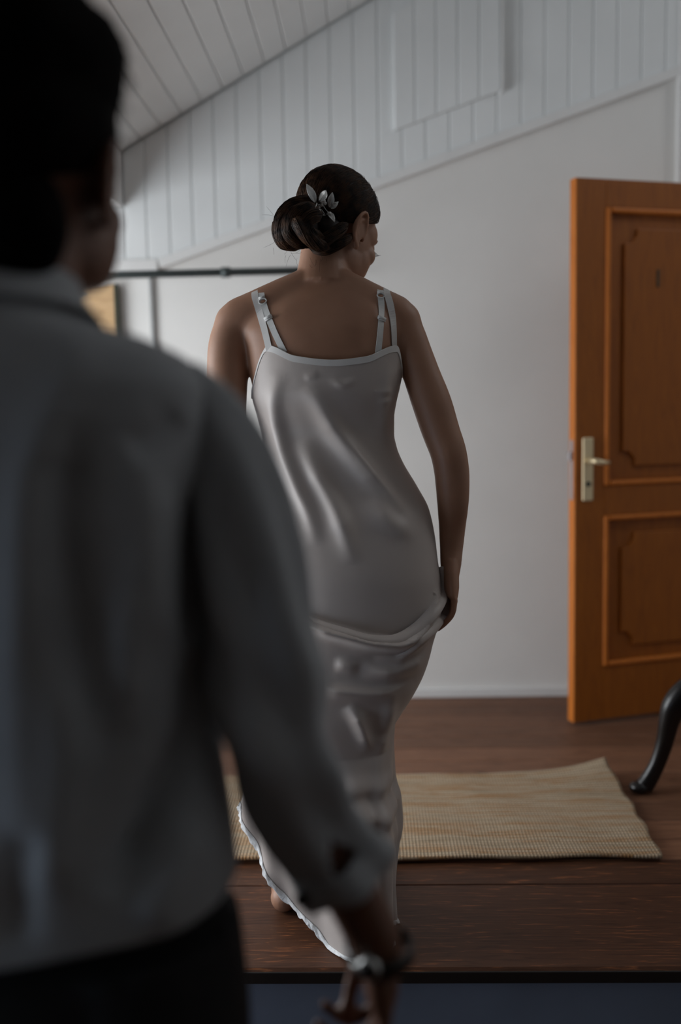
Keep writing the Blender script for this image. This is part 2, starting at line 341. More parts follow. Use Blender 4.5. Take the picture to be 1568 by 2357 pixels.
o = tag(o.build('window_3', 'white_trim'), 'roof window in the far ceiling slope outside the picture', kind='structure')
MB().prism([(xa+.05, ya+.05, zceil(xa+.05)+.058), (xb-.05, ya+.05, zceil(xb-.05)+.058), (xb-.05, ya+.05, zceil(xb-.05)+.062), (xa+.05, ya+.05, zceil(xa+.05)+.062)], (0, yb-ya-.1, 0)).build('pane', 'glass', o)
s0 = np.array([XH, 0, zL2(XH)]); total = (XRIDGE - XH)*L; nQ = int(total/.0885)
for i in range(nQ):
    p0 = s0 + sl*(i*.0885+.0009); p1 = s0 + sl*((i+1)*.0885-.0009); e = .0045; t = .014
    prof = [p0 - nrm*t, p0 - nrm*e, p0 + sl*e, p1 - sl*e, p1 - nrm*e, p1 - nrm*t]
    prof = [q + np.array([0, YB+.01, 0]) for q in prof]
    MB().prism(prof, (0, YW-.045-YB-.01, 0)).build('board', 'boards', ce)
# header at the dormer and its level ceiling
o = MB().box((XH-.05, YB, ZH), (XH, YW-.027, zL2(XH)-.001)).build('trim_4', 'white_trim', bevel=.004); tag(o, 'white boxed header beam at the dormer', kind='structure')
o = MB().box((XL-.1, YB, ZH), (XH-.05, YW-.027, ZH+.08)).build('ceiling_dormer', 'white_trim'); tag(o, 'level white dormer ceiling at far left', kind='structure')
# left wall with two window openings, right and rear walls
def wall_with_holes(name, x0, x1, holes, z1, label):
    m = MB(); ys = YB
    for (h0, h1, g0, g1) in sorted(holes):
        m.box((x0, ys, ZLOW), (x1, h0, z1)); m.box((x0, h0, ZLOW), (x1, h1, g0)); m.box((x0, h0, g1), (x1, h1, z1)); ys = h1
    m.box((x0, ys, ZLOW), (x1, YW, z1)); return tag(m.build(name, 'plaster'), label, kind='structure')
WIN = [(1.60, 3.30, .18, 1.66), (-.05, 1.15, .02, .90)]
wall_with_holes('wall_left', XL-.12, XL, WIN, ZH, 'white left wall with two windows')
for k, (h0, h1, g0, g1) in enumerate(WIN):
    m = MB(); t = .05; xa, xb = XL-.09, XL-.03
    m.box((xa, h0, g0), (xb, h1, g0+t)).box((xa, h0, g1-t), (xb, h1, g1)).box((xa, h0, g0+t), (xb, h0+t, g1-t)).box((xa, h1-t, g0+t), (xb, h1, g1-t))
    m.box((xa, (h0+h1)/2-t/2, g0+t), (xb, (h0+h1)/2+t/2, g1-t))
    wo = tag(m.build('window_%d' % (k+1), 'white_trim'), ['white casement window in the left wall beside the gable', 'low white window in the left wall behind the camera'][k], kind='structure')
    for q in (0, 1):
        MB().box((XL-.062, lerp(h0, h1, q/2)+t*.6, g0+t), (XL-.058, lerp(h0, h1, (q+1)/2)-t*.6, g1-t)).build('pane', 'glass', wo)
    MB().box((XL-.1, h0-.03, g0-.03), (XL+.06, h1+.03, g0)).build('window_sill', 'white_trim', wo)
tag(MB().box((XR, YB, ZLOW), (XR+.1, YW, zceil(XR)+.2)).build('wall_right', 'plaster'), 'white right wall outside the picture', kind='structure')
tag(MB().prism([(XL, YB, ZLOW), (XR, YB, ZLOW), (XR, YB, zceil(XR)), (XRIDGE, YB, ZR), (XH, YB, zL2(XH)), (XL, YB, ZH)], (0, -.1, 0)).build('wall_rear', 'rear'), 'unseen rear wall behind the camera, darkened to absorb bounce light', kind='structure')
# floors, step
YE = 1.905
fl = tag(MB().box((XL, YE+.03, -.06), (XR, YW, -.026)).build('floor', 'nosing'), 'raised floor of dark red brown stained planks', kind='structure')
def plank(y0, y1, z0, nose):
    m = MB(); e = .002; y0 += .0018; y1 -= .0018; r = .006 if nose else e
    m.prism([(XL, y0, z0), (XL, y1, z0), (XL, y1, -e), (XL, y1-e, 0), (XL, y0+r, 0), (XL, y0, -r)], (XR-XL, 0, 0))
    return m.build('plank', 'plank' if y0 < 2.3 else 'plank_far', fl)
edges = [YE, 2.262, 2.385]
while edges[-1] < YW - .13: edges.append(edges[-1] + .118)
edges.append(YW)
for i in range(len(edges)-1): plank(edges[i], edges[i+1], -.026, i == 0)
MB().box((XL, YE-.004, -.029), (XR, YE+.0005, -.004)).build('nosing', 'nosing', fl, bevel=.002)
tag(MB().box((XL, YE+.02, ZLOW), (XR, YE+.06, -.027)).build('wall_riser', 'riser'), 'painted step riser under the dark plank edge', kind='structure')
tag(MB().box((XL, YB, ZLOW-.05), (XR, YE+.02, ZLOW)).build('floor_lower', 'plank'), 'lower floor in front of the step', kind='structure')
tag(MB().box((XL, YW-.014, 0), (XR, YW-.0005, .035)).build('baseboard_back', 'white_trim', bevel=.003), 'low white baseboard along the gable wall', kind='structure')

# ------------------------------------------------------------------ door, standing open against the wall
d0 = GX(1322, 1672); d1 = GX(1500, 1650); dv = d1 - d0; dv[2] = 0; dv /= np.linalg.norm(dv); dn = np.array([dv[1], -dv[0], 0])   # dn faces the camera
d0[2] = .012; DW, DH, DT = .86, PX(1322, 408, d0[1])[2] - .012, .042
door = empty('door_1', d0); tag(door, 'orange brown wooden panel door standing ajar at the right', kind='structure')
def dp(s, t, k=0.0): return d0 + dv*s + np.array([0, 0, t]) + dn*k
def dbox(s0, s1, t0, t1, k0, k1, m=None): return (m or MB()).prism([dp(s0, t0, k0), dp(s1, t0, k0), dp(s1, t1, k0), dp(s0, t1, k0)], dn*(k1-k0))
ST = .112; zt = lambda py: PX(1390, py, 3.47)[2] - .012
U0, U1, L0, L1_ = zt(1118), zt(478), zt(1532), zt(1186)
dbox(0, ST, 0, DH, -DT, 0).build('stile', 'door', door, bevel=.002); dbox(DW-ST, DW, 0, DH, -DT, 0).build('stile', 'door', door, bevel=.002)
for (t0, t1) in ((0, L0), (L1_, U0), (U1, DH)): dbox(ST, DW-ST, t0, t1, -DT, 0).build('rail', 'door', door, bevel=.002)
for (t0, t1) in ((L0, L1_), (U0, U1)):
    dbox(ST, DW-ST, t0, t1, -DT+.01, -.016).build('panel', 'door', door)
    mw = .018                                               # moulding frame round the panel
    for (s0, s1, q0, q1) in ((ST, ST+mw, t0, t1), (DW-ST-mw, DW-ST, t0, t1), (ST+mw, DW-ST-mw, t0, t0+mw), (ST+mw, DW-ST-mw, t1-mw, t1)):
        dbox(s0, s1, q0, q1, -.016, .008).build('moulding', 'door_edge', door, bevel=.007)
    # raised field with notched corners
    s0, s1, q0, q1, c1 = ST+.075, DW-ST-.075, t0+.065, t1-.065, .05
    poly = [(s0+c1, q0), (s1-c1, q0), (s1-c1, q0+c1*.5), (s1-c1*.5, q0+c1), (s1, q0+c1), (s1, q1-c1), (s1-c1*.5, q1-c1), (s1-c1, q1-c1*.5), (s1-c1, q1), (s0+c1, q1), (s0+c1, q1-c1*.5), (s0+c1*.5, q1-c1), (s0, q1-c1), (s0, q0+c1), (s0+c1*.5, q0+c1), (s0+c1, q0+c1*.5)]
    MB().prism([dp(p, q, -.016) for p, q in poly], dn*.011).build('raised_field', 'door', door, bevel=.004)
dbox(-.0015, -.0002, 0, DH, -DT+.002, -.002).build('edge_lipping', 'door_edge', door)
hz0, hz1 = PX(1350, 1153, 3.44)[2]-.012, PX(1350, 1007, 3.44)[2]-.012
hp = dbox(.026, .066, hz0, hz1, 0, .007).build('handle_plate', 'brass', door, bevel=.005); hp['label'] = 'pale brass handle plate'
hm = (hz0*.36 + hz1*.64); MB().tube([dp(.046, hm, .006), dp(.046, hm, .045), dp(.052, hm-.001, .052), dp(.075, hm-.006, .056), dp(.098, hm-.006, .052)], [.009, .009, .010, .009, .007], 12).build('lever', 'brass', hp, True)
kz = lerp(hz0, hz1, .27); MB().tube([dp(.046, kz, .004), dp(.046, kz, .0085)], .009, 14).build('keyhole', 'keyhole', hp, True)
lz0, lz1 = hz0+.005, hz1-.008
lp = dbox(-.0035, -.0012, lz0, lz1, -DT+.010, -.010).build('lock_faceplate', 'steel', door); MB().prism([dp(-.003, lz1-.07, -.030), dp(-.003, lz1-.07, -.012), dp(-.003, lz1-.04, -.012), dp(-.003, lz1-.04, -.030)], dv*-.012).build('latch', 'steel', lp, bevel=.002)
mk = PX(1510, 640, 3.52)[2]-.012
dbox(.315, .323, mk-.03, mk+.03, -.006, -.001).build('hook_plate', 'board_edge', door, bevel=.002)
for q in (.22, DH-.25): MB().tube([dp(DW+.006, q, -DT), dp(DW+.006, q+.09, -DT)], .008, 10).build('hinge', 'steel', door, True)
hx = dp(DW+.03, 0)[0]
for k, (p, q, z0, z1) in enumerate(((hx, hx+.07, 0, DH+.09), (hx+.93, hx+1.0, 0, DH+.09), (hx+.07, hx+.93, DH+.02, DH+.09))):
    tag(MB().box((p, YW-.03, z0), (q, YW-.0005, z1)).build('trim_%d' % (5+k), 'door', bevel=.003), ['brown door casing post on the hinge side', 'brown door casing post on the far side', 'brown door casing head over the doorway'][k], kind='structure')
# ================================================================== heads (local: +y face, +x right, +z up, origin at head centre)
def head_shapes(mb, M, c, k):
    T = lambda p: np.array(c) + M @ (np.array(p) * k)
    def ball(p, r, n=24, m=16): mb.ball(T(p), np.array(r)*k, M, n, m)
    ball((0, -.016, .034), (.0735, .096, .083), 32, 20)          # cranium
    ball((0, .030, -.020), (.064, .066, .088))                    # face
    ball((0, .045, -.070), (.046, .048, .046))                    # jaw
    ball((0, .062, -.100), (.026, .026, .024))                    # chin
    for s in (-1, 1):
        ball((s*.040, .036, -.062), (.025, .050, .040))           # jaw side
        ball((s*.040, .052, -.050), (.026, .032, .040))           # cheek
        ball((s*.040, .066, -.028), (.025, .024, .024))           # cheekbone
        ball((s*.026, .080, .018), (.021, .011, .010))            # brow
        ball((s*.045, .046, .012), (.018, .030, .030))            # temple
        ball((s*.032, .076, -.002), (.016, .014, .010))           # lid
        ball((s*.010, .098, -.040), (.009, .010, .008), 12, 8)    # nostril
    mb.tube([T((0, .086, .014)), T((0, .100, -.012)), T((0, .112, -.036)), T((0, .098, -.047))], [.007*k, .009*k, .011*k, .008*k], 12)
    mb.tube([T((-.022, .083, -.067)), T((0, .096, -.063)), T((.022, .083, -.067))], [.003*k, .007*k, .003*k], 10)
    mb.tube([T((-.020, .081, -.074)), T((0, .093, -.076)), T((.020, .081, -.074))], [.003*k, .008*k, .003*k], 10)
    for s in (-1, 1):                                             # ears: rim, bowl, lobe
        rim = [(s*.070, .016, -.028), (s*.075, .013, -.016), (s*.082, .000, .012), (s*.087, -.014, .022), (s*.089, -.026, .014), (s*.087, -.030, -.004), (s*.082, -.024, -.024), (s*.077, -.008, -.042), (s*.072, .005, -.048)]
        mb.tube([T(p) for p in path(rim, 22)], [.0048*k]*20 + [.006*k]*2, 8)
        mb.rings([[T((s*(.070 + .010*q), -.008 + (.014+.008*q)*math.cos(a) - .003*q, -.012 + (.022+.010*q)*math.sin(a))) for a in np.linspace(0, 2*math.pi, 20, endpoint=False)] for q in (0, 1)])
        mb.tube([T(p) for p in path([(s*.080, -.002, .010), (s*.083, -.016, .006), (s*.081, -.018, -.012), (s*.078, -.008, -.028)], 12)], .0030*k, 8)
        ball((s*.073, .003, -.044), (.006, .009, .010), 12, 8)
def rot(yaw, tilt, roll=0.0):    # yaw to the right, tilt down, lean
    return np.array(Matrix.Rotation(-yaw, 3, 'Z') @ Matrix.Rotation(roll, 3, 'Y') @ Matrix.Rotation(-tilt, 3, 'X'))
def finger(mb, pts, r): mb.tube(path(pts, 12), np.linspace(r, r*.72, 12), 10); mb.ball(pts[-1], r*.74, None, 10, 8); mb.ball(pts[0], r*1.05, None, 10, 8)

# ================================================================== the woman
YC = 2.20
xr_ = pchip([640, 665, 700, 760, 852, 890, 930, 960, 1000, 1030, 1060, 1120, 1170, 1230, 1290, 1330, 1380, 1420, 1460, 1540, 1590, 1630, 1655, 1700],
            [803, 835, 905, 935, 928, 921, 912, 908, 908, 914, 926, 961, 987, 1000, 1007, 1013, 1016, 1010, 999, 976, 951, 925, 910, 907])
xl_ = pchip([640, 665, 700, 760, 830, 905, 960, 1010, 1060, 1120, 1180, 1250, 1330, 1420, 1500, 1600, 1700],
            [690, 655, 590, 552, 560, 572, 590, 602, 605, 602, 598, 597, 600, 605, 605, 600, 590])
hd_ = pchip([640, 700, 760, 800, 900, 1000, 1100, 1200, 1330, 1420, 1500, 1600, 1700], [.055, .070, .088, .096, .104, .098, .112, .136, .152, .152, .148, .140, .135])
yc_ = pchip([640, 700, 760, 900, 1000, 1100, 1200, 1330, 1500, 1700], [2.225, 2.205, 2.195, 2.195, 2.212, 2.21, 2.195, 2.18, 2.185, 2.19])
def px_at(u, v, y): return PX(u, v, YC) + np.array([0, y - YC, 0])      # laid out at the body's mid plane, then moved in depth
def ring_at(v, inset=0.0, n=40, ex=2.25, xl=None, xr=None, hd=None, yc=None):
    xl = xl_(v) if xl is None else xl; xr = xr_(v) if xr is None else xr; h = (hd_(v) if hd is None else hd) - inset; y = yc_(v) if yc is None else yc
    A = PX(xl, v, YC); B = PX(xr, v, YC); c = (A+B)/2; a = (B[0]-A[0])/2 - inset; R = []
    for t in np.linspace(0, 2*math.pi, n, endpoint=False):
        ct, st = math.cos(t), math.sin(t)
        R.append((c[0] + a*abs(ct)**(2/ex)*np.sign(ct), y + h*abs(st)**(2/ex)*np.sign(st), c[2]))
    return R
her = empty('person', GX(760, 2100)); tag(her, 'woman in an ivory satin slip dress, seen from behind, head bowed', 'person')
body = MB()
rows = [628, 645, 660, 680, 700, 730, 760, 800, 840, 880, 920, 960, 1000, 1040, 1080, 1120, 1160, 1200, 1250, 1300, 1350, 1400, 1450, 1490]
body.rings([ring_at(v, .004 if v < 780 else .012) for v in rows])
# trapezius and shoulder girdle
Lsh, Rsh = px_at(543, 738, 2.205), px_at(918, 732, 2.205)
for (p, q) in ((px_at(715, 650, 2.205), Lsh), (px_at(775, 650, 2.205), Rsh)):
    L = path([p, lerp(p, q, .45) + np.array([0, -.008, .002]), lerp(p, q, .8) + np.array([0, -.004, .0]), q], 10); body.tube(L, [.036, .036, .036, .037, .038, .040, .042, .044, .046, .047], 16)
for s, u in ((-1, 672), (1, 848)): body.ball(px_at(u, 790, 2.152), (.045, .034, .080), None, 20, 12)      # shoulder blades
# neck
nk = [(648, 676, 806, .055, 2.212), (625, 681, 803, .053, 2.22), (600, 686, 800, .053, 2.228), (570, 690, 802, .055, 2.238), (535, 695, 812, .058, 2.25)]
body.rings([ring_at(v, 0, 28, 2.1, l, r, h, y) for v, l, r, h, y in nk])
body.tube([px_at(800, 640, 2.235), px_at(812, 585, 2.23), px_at(822, 555, 2.235)], [.012, .012, .010], 10)
# head
HM = rot(math.radians(42), math.radians(27), math.radians(4)); HC = px_at(775, 515, 2.262); HK = 1.02
head_shapes(body, HM, HC, HK)
# right arm, hanging; the hand gathers the skirt
arm = [(908, 722, 38, 2.205), (934, 764, 43, 2.203), (951, 810, 43, 2.20), (969, 860, 43.5, 2.195), (994, 930, 46, 2.185), (1014, 995, 44, 2.175), (1031, 1045, 42, 2.168), (1039, 1100, 40.5, 2.172), (1041, 1160, 37, 2.180), (1040, 1220, 31, 2.19), (1038, 1262, 26.5, 2.185), (1036, 1292, 24.5, 2.175), (1035, 1325, 19, 2.17)]
P_ = path([list(px_at(u, v, y)) + [r*YC/F] for u, v, r, y in arm], 44)
body.tube(P_[:, :3], [(r, r*1.04) for r in P_[:, 3]], 20)
body.ball(px_at(926, 738, 2.205), (.043, .046, .043)); body.ball(px_at(1033, 1055, 2.150), (.020, .016, .028)); body.ball(px_at(1051, 1274, 2.19), (.012, .014, .020))
def hand(mb, wrist, knuck, side, curl, ys, k=1.0):   # palm from wrist to knuckles, four curled fingers spread in depth, thumb on the far side
    wrist, knuck = np.array(wrist, float), np.array(knuck, float)
    mb.tube([wrist, lerp(wrist, knuck, .35), lerp(wrist, knuck, .75), knuck], [(.019*k, .026*k), (.018*k, .036*k), (.0175*k, .041*k), (.014*k, .040*k)], 16, up=(1, 0, 0))
    for i, y in enumerate(ys):
        ln = (.88, 1.0, 1.06, .98)[i]*k; b = knuck + np.array([.004*side, y*k, (.0, -.004, -.005, -.002)[i]])
        pts = [b] + [b + np.array([dx*side*ln, y*.12*k, dz*ln]) for dx, dz in curl]
        finger(mb, pts, (.0078, .0088, .0092, .0088)[i]*k)
    tb = lerp(wrist, knuck, .3) + np.array([-.006*side, .030*k, 0])
    finger(mb, [tb, tb + np.array([-.016*side, .022, -.030])*k, tb + np.array([-.024*side, .018, -.058])*k, tb + np.array([-.030*side, .006, -.078])*k], .0105*k)
hand(body, px_at(1035, 1284, 2.175), px_at(1036, 1368, 2.160), 1, [(-.004, -.028), (-.018, -.048), (-.034, -.062)], (-.030, -.011, .010, .030))
# left arm, mostly hidden, holding up the front of the dress
arm2 = [(556, 728, 38, 2.205), (532, 768, 46, 2.203), (525, 810, 48, 2.20), (524, 870, 48, 2.195), (524, 950, 45, 2.19), (528, 1040, 42, 2.20), (535, 1120, 39, 2.24), (550, 1200, 33, 2.29), (562, 1260, 28, 2.33), (566, 1290, 26.5, 2.345)]
P2 = path([list(px_at(u, v, y)) + [r*YC/F] for u, v, r, y in arm2], 40)
body.tube(P2[:, :3], list(P2[:, 3]), 20); body.ball(px_at(538, 742, 2.205), (.044, .046, .043))
hand(body, px_at(566, 1290, 2.345), px_at(566, 1362, 2.37), -1, [(-.004, -.030), (-.022, -.046), (-.038, -.046)], (-.030, -.011, .010, .030))
# legs and feet
gl = GX(655, 2112); gr = GX(838, 2125)
legR = [(px_at(885, 1440, 2.19), .085), (px_at(862, 1560, 2.19), .070), (px_at(838, 1740, 2.18), .052), (px_at(838, 1850, 2.17), .052), (np.array([gr[0], 2.17, .20]), .042), (np.array([gr[0], 2.16, .075]), .032), (np.array([gr[0], 2.165, .04]), .034)]
glx = gl[0] - .002
legL = [(px_at(705, 1440, 2.19), .085), (px_at(695, 1580, 2.22), .074), (px_at(688, 1740, 2.27), .056), (np.array([gl[0]+.03, 2.25, .33]), .052), (np.array([glx+.01, 2.19, .16]), .038), (np.array([glx, 2.165, .07]), .030), (np.array([glx, 2.17, .035]), .033)]
for Lg in (legR, legL):
    q = path([list(p) + [r] for p, r in Lg], 30); body.tube(q[:, :3], list(q[:, 3]), 18)
for fx, fy, ang in ((gr[0], 2.165, .1), (glx, 2.165, .15)):
    dr = np.array([math.sin(ang), math.cos(ang), 0]); sd = np.array([dr[1], -dr[0], 0]); h = np.array([fx, fy, 0])
    body.ball(h + np.array([0, -.018, .030]), (.032, .036, .030))
    body.tube([h + np.array([0, -.005, .040]), h + dr*.06 + np.array([0, 0, .036]), h + dr*.12 + np.array([0, 0, .026]), h + dr*.165 + np.array([0, 0, .018])], [(.034, .030), (.032, .034), (.022, .042), (.015, .043)], 16, up=(0, 0, 1))
    for i in range(5):
        st = h + dr*(.165 - i*.006) + sd*(-.030 + i*.016) + np.array([0, 0, .014]); finger(body, [st, st + dr*.018 + np.array([0, 0, .003]), st + dr*(.038 - i*.003) + np.array([0, 0, -.003])], .011 - i*.0009)
bme = voxel_union(body, .0031, 7, 'body')
zs_ = PX(760, 640, YC)[2]; soften(bme, lambda c: np.clip((zs_ - c[:, 2])/.03, 0, 1)*np.clip((c[:, 2] - PX(760, 1250, YC)[2])/.04, 0, 1), 40)
bo = link_mesh('body', bme, 'skin', her, True); BV = bvh_of(bme)
def hit(u, v, bv, off=0.0):
    r = Vector(ray(u, v)).normalized(); loc, n, i, dist = bv.ray_cast(Vector(CAM), r)
    if loc is None: return None, None
    if n.dot(r) > 0: n = -n
    return np.array(loc + n*off), np.array(n)
# eyes and lashes
for s in (-1, 1):
    ec = HC + HM @ (np.array((s*.032, .078, -.004))*HK)
    e_ = MB().ball(ec, .0115, None, 14, 10).build('eye', 'eye', her, True)
    m = MB()
    for k in range(11):
        t = lerp(-.013, .013, k/10); b = np.array((s*.032 + t, .0905 - abs(t)*.25, -.006))
        m.tube([HC + HM @ (b*HK), HC + HM @ ((b + np.array((t*.3, .008, -.003)))*HK), HC + HM @ ((b + np.array((t*.5, .013, .000)))*HK)], [.0006, .0005, .0002], 4)
    m.build('eyelashes', 'lash', her)
    m = MB().tube([np.array(BV.find_nearest(Vector(HC + HM @ (np.array(p)*HK)))[0]) for p in ((s*.014, .0895, .020), (s*.030, .0875, .025), (s*.050, .0745, .020))], [.002, .0034, .001], 6); m.build('eyebrow', 'hair', her)

# ------------------------------------------------------------------ hair: cap combed back, low bun, loose strands
sph = []
NT_, NP_ = 64, 72
HR = np.array((.0735, .096, .083))*1.085; HO = np.array((0, -.016, .034))
def hair_r(dv):          # radius factor over the cranium: 1 where hair grows, sinks under the skin at face and nape
    x, y, z = dv
    front = y*0.92 - z*0.50 - 0.30 - .24*abs(x)      # face side of the hairline
    low = -z - 0.38 - 0.62*max(0, -y) + max(0, y)*.75   # below the hairline at nape and ears
    t = max(front, low); return 1.0 - .30*np.clip(t/.16, 0, 1)**1.0*1.0 if t > 0 else 1.0
V = []; Fc = []
for i in range(NT_+1):
    th = math.pi*i/NT_
    for j in range(NP_):
        ph = 2*math.pi*j/NP_; dv_ = np.array([math.sin(th)*math.cos(ph), math.sin(th)*math.sin(ph), math.cos(th)])
        V.append(HC + HM @ ((HO + dv_*HR*hair_r(dv_))*HK))
for i in range(NT_):
    for j in range(NP_): Fc.append((i*NP_+j, i*NP_+(j+1) % NP_, (i+1)*NP_+(j+1) % NP_, (i+1)*NP_+j))
hcap = mesh('hair', V, Fc, 'hair', her, True); HV = bvh_of(hcap.data)
bun_dir = np.linalg.inv(HM) @ (px_at(705, 535, 2.165) - HC); bun_dir = bun_dir/HK - HO; bun_dir = bun_dir/HR; bun_dir /= np.linalg.norm(bun_dir)
lines = []
def slerp(p, q, t):
    om = math.acos(np.clip(p.dot(q), -1, 1)); return (math.sin((1-t)*om)*p + math.sin(t*om)*q)/math.sin(om)
tries = 0
while len(lines) < 1500 and tries < 60000:
    tries += 1; v = rng.normal(size=3); v /= np.linalg.norm(v)
    if hair_r(v) < .97 or v.dot(bun_dir) > .93 or v.dot(bun_dir) < -.985: continue
    q = bun_dir + rng.normal(size=3)*.10; q /= np.linalg.norm(q); L = []; lift = 1.004 + abs(rng.normal())*.008; ph = rng.uniform(0, 6.28); k = rng.uniform(.25, .75)
    s_, e_ = 0.0, rng.uniform(.55, 1.0)
    for t in np.linspace(s_, e_, 14):
        w = slerp(v, q, t); L.append(HC + HM @ ((HO + w*HR*min(1, hair_r(w)+.02)*(lift + .003*math.sin(ph + 5*t)))*HK))
    lines.append(L)
strands('hair_strands', lines, .0005, 'hair_lock', hcap)
# the bun: coiled locks standing off the back of the head
def lock(mb, pts, rad, nl, lines, twist=1.6, jit=.12):
    q = path([list(p) + [r] for p, r in zip(pts, rad)], 40); q[:, 3] *= np.interp(np.arange(40), [0, 5, 33, 39], [.35, 1, 1, .25]); mb.tube(q[:, :3], list(q[:, 3]*.93), 16)
    N = np.array([0, -1.0, 0])
    fr = []
    for i in range(40):
        t = q[min(i+1, 39), :3] - q[max(i-1, 0), :3]; t /= np.linalg.norm(t); N = N - t*N.dot(t); N /= np.linalg.norm(N); fr.append((N.copy(), np.cross(t, N)))
    for j in range(nl):
        a0 = rng.uniform(0, 2*math.pi); r0 = 1 + rng.normal()*.04; L = []; i0 = rng.integers(0, 8); i1 = 40 - rng.integers(0, 8); wob = rng.uniform(0, 6)
        for i in range(i0, i1, 2):
            a = a0 + twist*i/40 + jit*math.sin(wob + i*.2); n, b = fr[i]; L.append(q[i, :3] + (n*math.cos(a) + b*math.sin(a))*q[i, 3]*r0)
        lines.append(L)
bun = MB(); bl = []
B = lambda u, v, y: PX(u, v, y)
bun.ball(B(690, 525, 2.155), (.040, .036, .044), None, 20, 14)
bun.ball(B(745, 538, 2.196), (.046, .042, .043), None, 20, 14)
lock(bun, [B(738, 462, 2.158), B(705, 466, 2.138), B(670, 478, 2.128), B(649, 505, 2.125), B(646, 535, 2.128), B(660, 562, 2.140), B(700, 570, 2.180)], [.012, .015, .0165, .016, .0145, .012, .009], 240, bl, 2.6)
lock(bun, [B(730, 476, 2.135), B(698, 484, 2.116), B(672, 500, 2.108), B(664, 530, 2.112), B(682, 556, 2.122), B(712, 570, 2.138)], [.012, .015, .016, .014, .012, .008], 230, bl, -2.2)
lock(bun, [B(676, 496, 2.104), B(690, 520, 2.096), B(708, 545, 2.104), B(738, 566, 2.128), B(760, 572, 2.150)], [.010, .014, .014, .012, .007], 230, bl, 2.0)
lock(bun, [B(740, 492, 2.128), B(716, 500, 2.108), B(702, 518, 2.102), B(716, 540, 2.112), B(748, 548, 2.136)], [.012, .015, .015, .014, .009], 200, bl, 1.6)
lock(bun, [B(812, 540, 2.190), B(780, 560, 2.172), B(745, 573, 2.165), B(712, 570, 2.190)], [.009, .012, .013, .009], 150, bl, .8)
lock(bun, [B(641, 498, 2.15), B(639, 530, 2.15), B(654, 562, 2.155), B(692, 572, 2.190)], [.010, .012, .011, .007], 120, bl, -1.2)
lock(bun, [B(800, 515, 2.178), B(772, 536, 2.158), B(742, 556, 2.144), B(712, 566, 2.140)], [.009, .013, .013, .009], 150, bl, .9)
bu = bun.build('bun', 'hair', her, True); strands('bun_strands', bl, .0007, 'hair_lock', bu)
nv_ = len(hcap.data.vertices); HV = BVHTree.FromPolygons([v.co[:] for v in hcap.data.vertices] + [v.co[:] for v in bu.data.vertices], [p.vertices[:] for p in hcap.data.polygons] + [tuple(i + nv_ for i in p.vertices) for p in bu.data.polygons])
fl_ = []
for k in range(30):                                          # flyaways at nape and bun
    u0, v0 = [(650, 560), (700, 590), (640, 500), (745, 590), (720, 470), (668, 580)][k % 6]; u0 += rng.normal()*10; v0 += rng.normal()*8
    p = B(u0, v0, 2.15 if v0 < 575 else 2.172); dd = np.array([rng.normal()*.5 - (.4 if u0 < 690 else 0), -.15, -.9 if v0 > 540 else .2 + rng.normal()*.4]); dd /= np.linalg.norm(dd); ln = rng.uniform(.008, .020); bend = rng.normal(size=3)*.008
    fl_.append([p + dd*ln*t + bend*t*t for t in np.linspace(0, 1, 8)])
strands('flyaway_strands', fl_, .00022, 'hair_lock', hcap)

# ------------------------------------------------------------------ the slip dress
top_ = pchip([-1, -.79, -.40, .08, .50, .877, 1], [905, 800, 825, 834, 826, 800, 856])
ridges = [  # fold crests on the back of the dress: photograph points, half width (px), height (m), sharpness above
 ([(702, 885), (729, 923), (763, 978), (809, 1045), (864, 1112), (925, 1180)], 26, .0120, 1),
 ([(780, 985), (839, 1066), (902, 1142), (950, 1200)], 11, .0040, 1),
 ([(690, 1010), (734, 1096), (776, 1175), (805, 1262), (812, 1300)], 24, .0115, 1),
 ([(645, 850), (630, 931), (649, 1024), (679, 1104), (715, 1190), (730, 1260)], 20, .0105, 1),
 ([(902, 830), (887, 915), (883, 978), (900, 1030)], 15, .0050, 1),
 ([(845, 1150), (898, 1200), (940, 1226), (965, 1240)], 26, .0075, 1),
 ([(760, 870), (790, 885), (825, 868)], 10, .0030, 1),
 ([(735, 862), (700, 870)], 9, .0025, 1),
 ([(860, 905), (905, 900)], 7, .0020, 1), ([(865, 930), (908, 922)], 7, .0020, 1),
 ([(1008, 1350), (1003, 1380), (985, 1414), (950, 1454), (905, 1474), (860, 1470), (800, 1454), (745, 1437), (690, 1408), (640, 1360)], 16, .034, .35),
 ([(1012, 1425), (975, 1462), (935, 1500), (905, 1516), (860, 1516)], 12, .011, .7),
 ([(990, 1478), (945, 1528), (885, 1546), (830, 1540)], 20, .014, .8),
 ([(950, 1566), (910, 1586), (855, 1594), (780, 1588), (700, 1560)], 17, .013, .6),
 ([(770, 1530), (800, 1535), (825, 1545)], 16, .006, 1),
 ([(798, 1625), (822, 1655), (838, 1700), (848, 1735)], 17, .014, 1),
 ([(905, 1590), (893, 1650), (880, 1700), (872, 1760)], 18, .010, 1),
]
RP = [(path(np.array(p, float), 240), w_*.92, h_*1.9, s_) for p, w_, h_, s_ in ridges]
def fold(u, v):
    s = 0.0
    for p, wd, h, sh in RP:
        if not (p[:, 0].min()-70 < u < p[:, 0].max()+70 and p[:, 1].min()-70 < v < p[:, 1].max()+70): continue
        dd = np.hypot(p[:, 0]-u, p[:, 1]-v); i = dd.argmin(); d_ = dd[i]; ww = wd*(sh if v < p[i, 1] else 2 - sh)
        e = min(1.0, min(i, 239 - i)/75 + .02); s += h*e*math.exp(-(d_/ww)**2)
    return s
dxl_ = pchip([800, 830, 905, 960, 1010, 1060, 1120, 1180, 1250, 1330, 1420, 1500, 1600, 1700], [586, 583, 581, 592, 602, 605, 602, 598, 597, 600, 605, 605, 600, 590])
dress = MB(); NC = 220; NR = 250; NLOW = 110
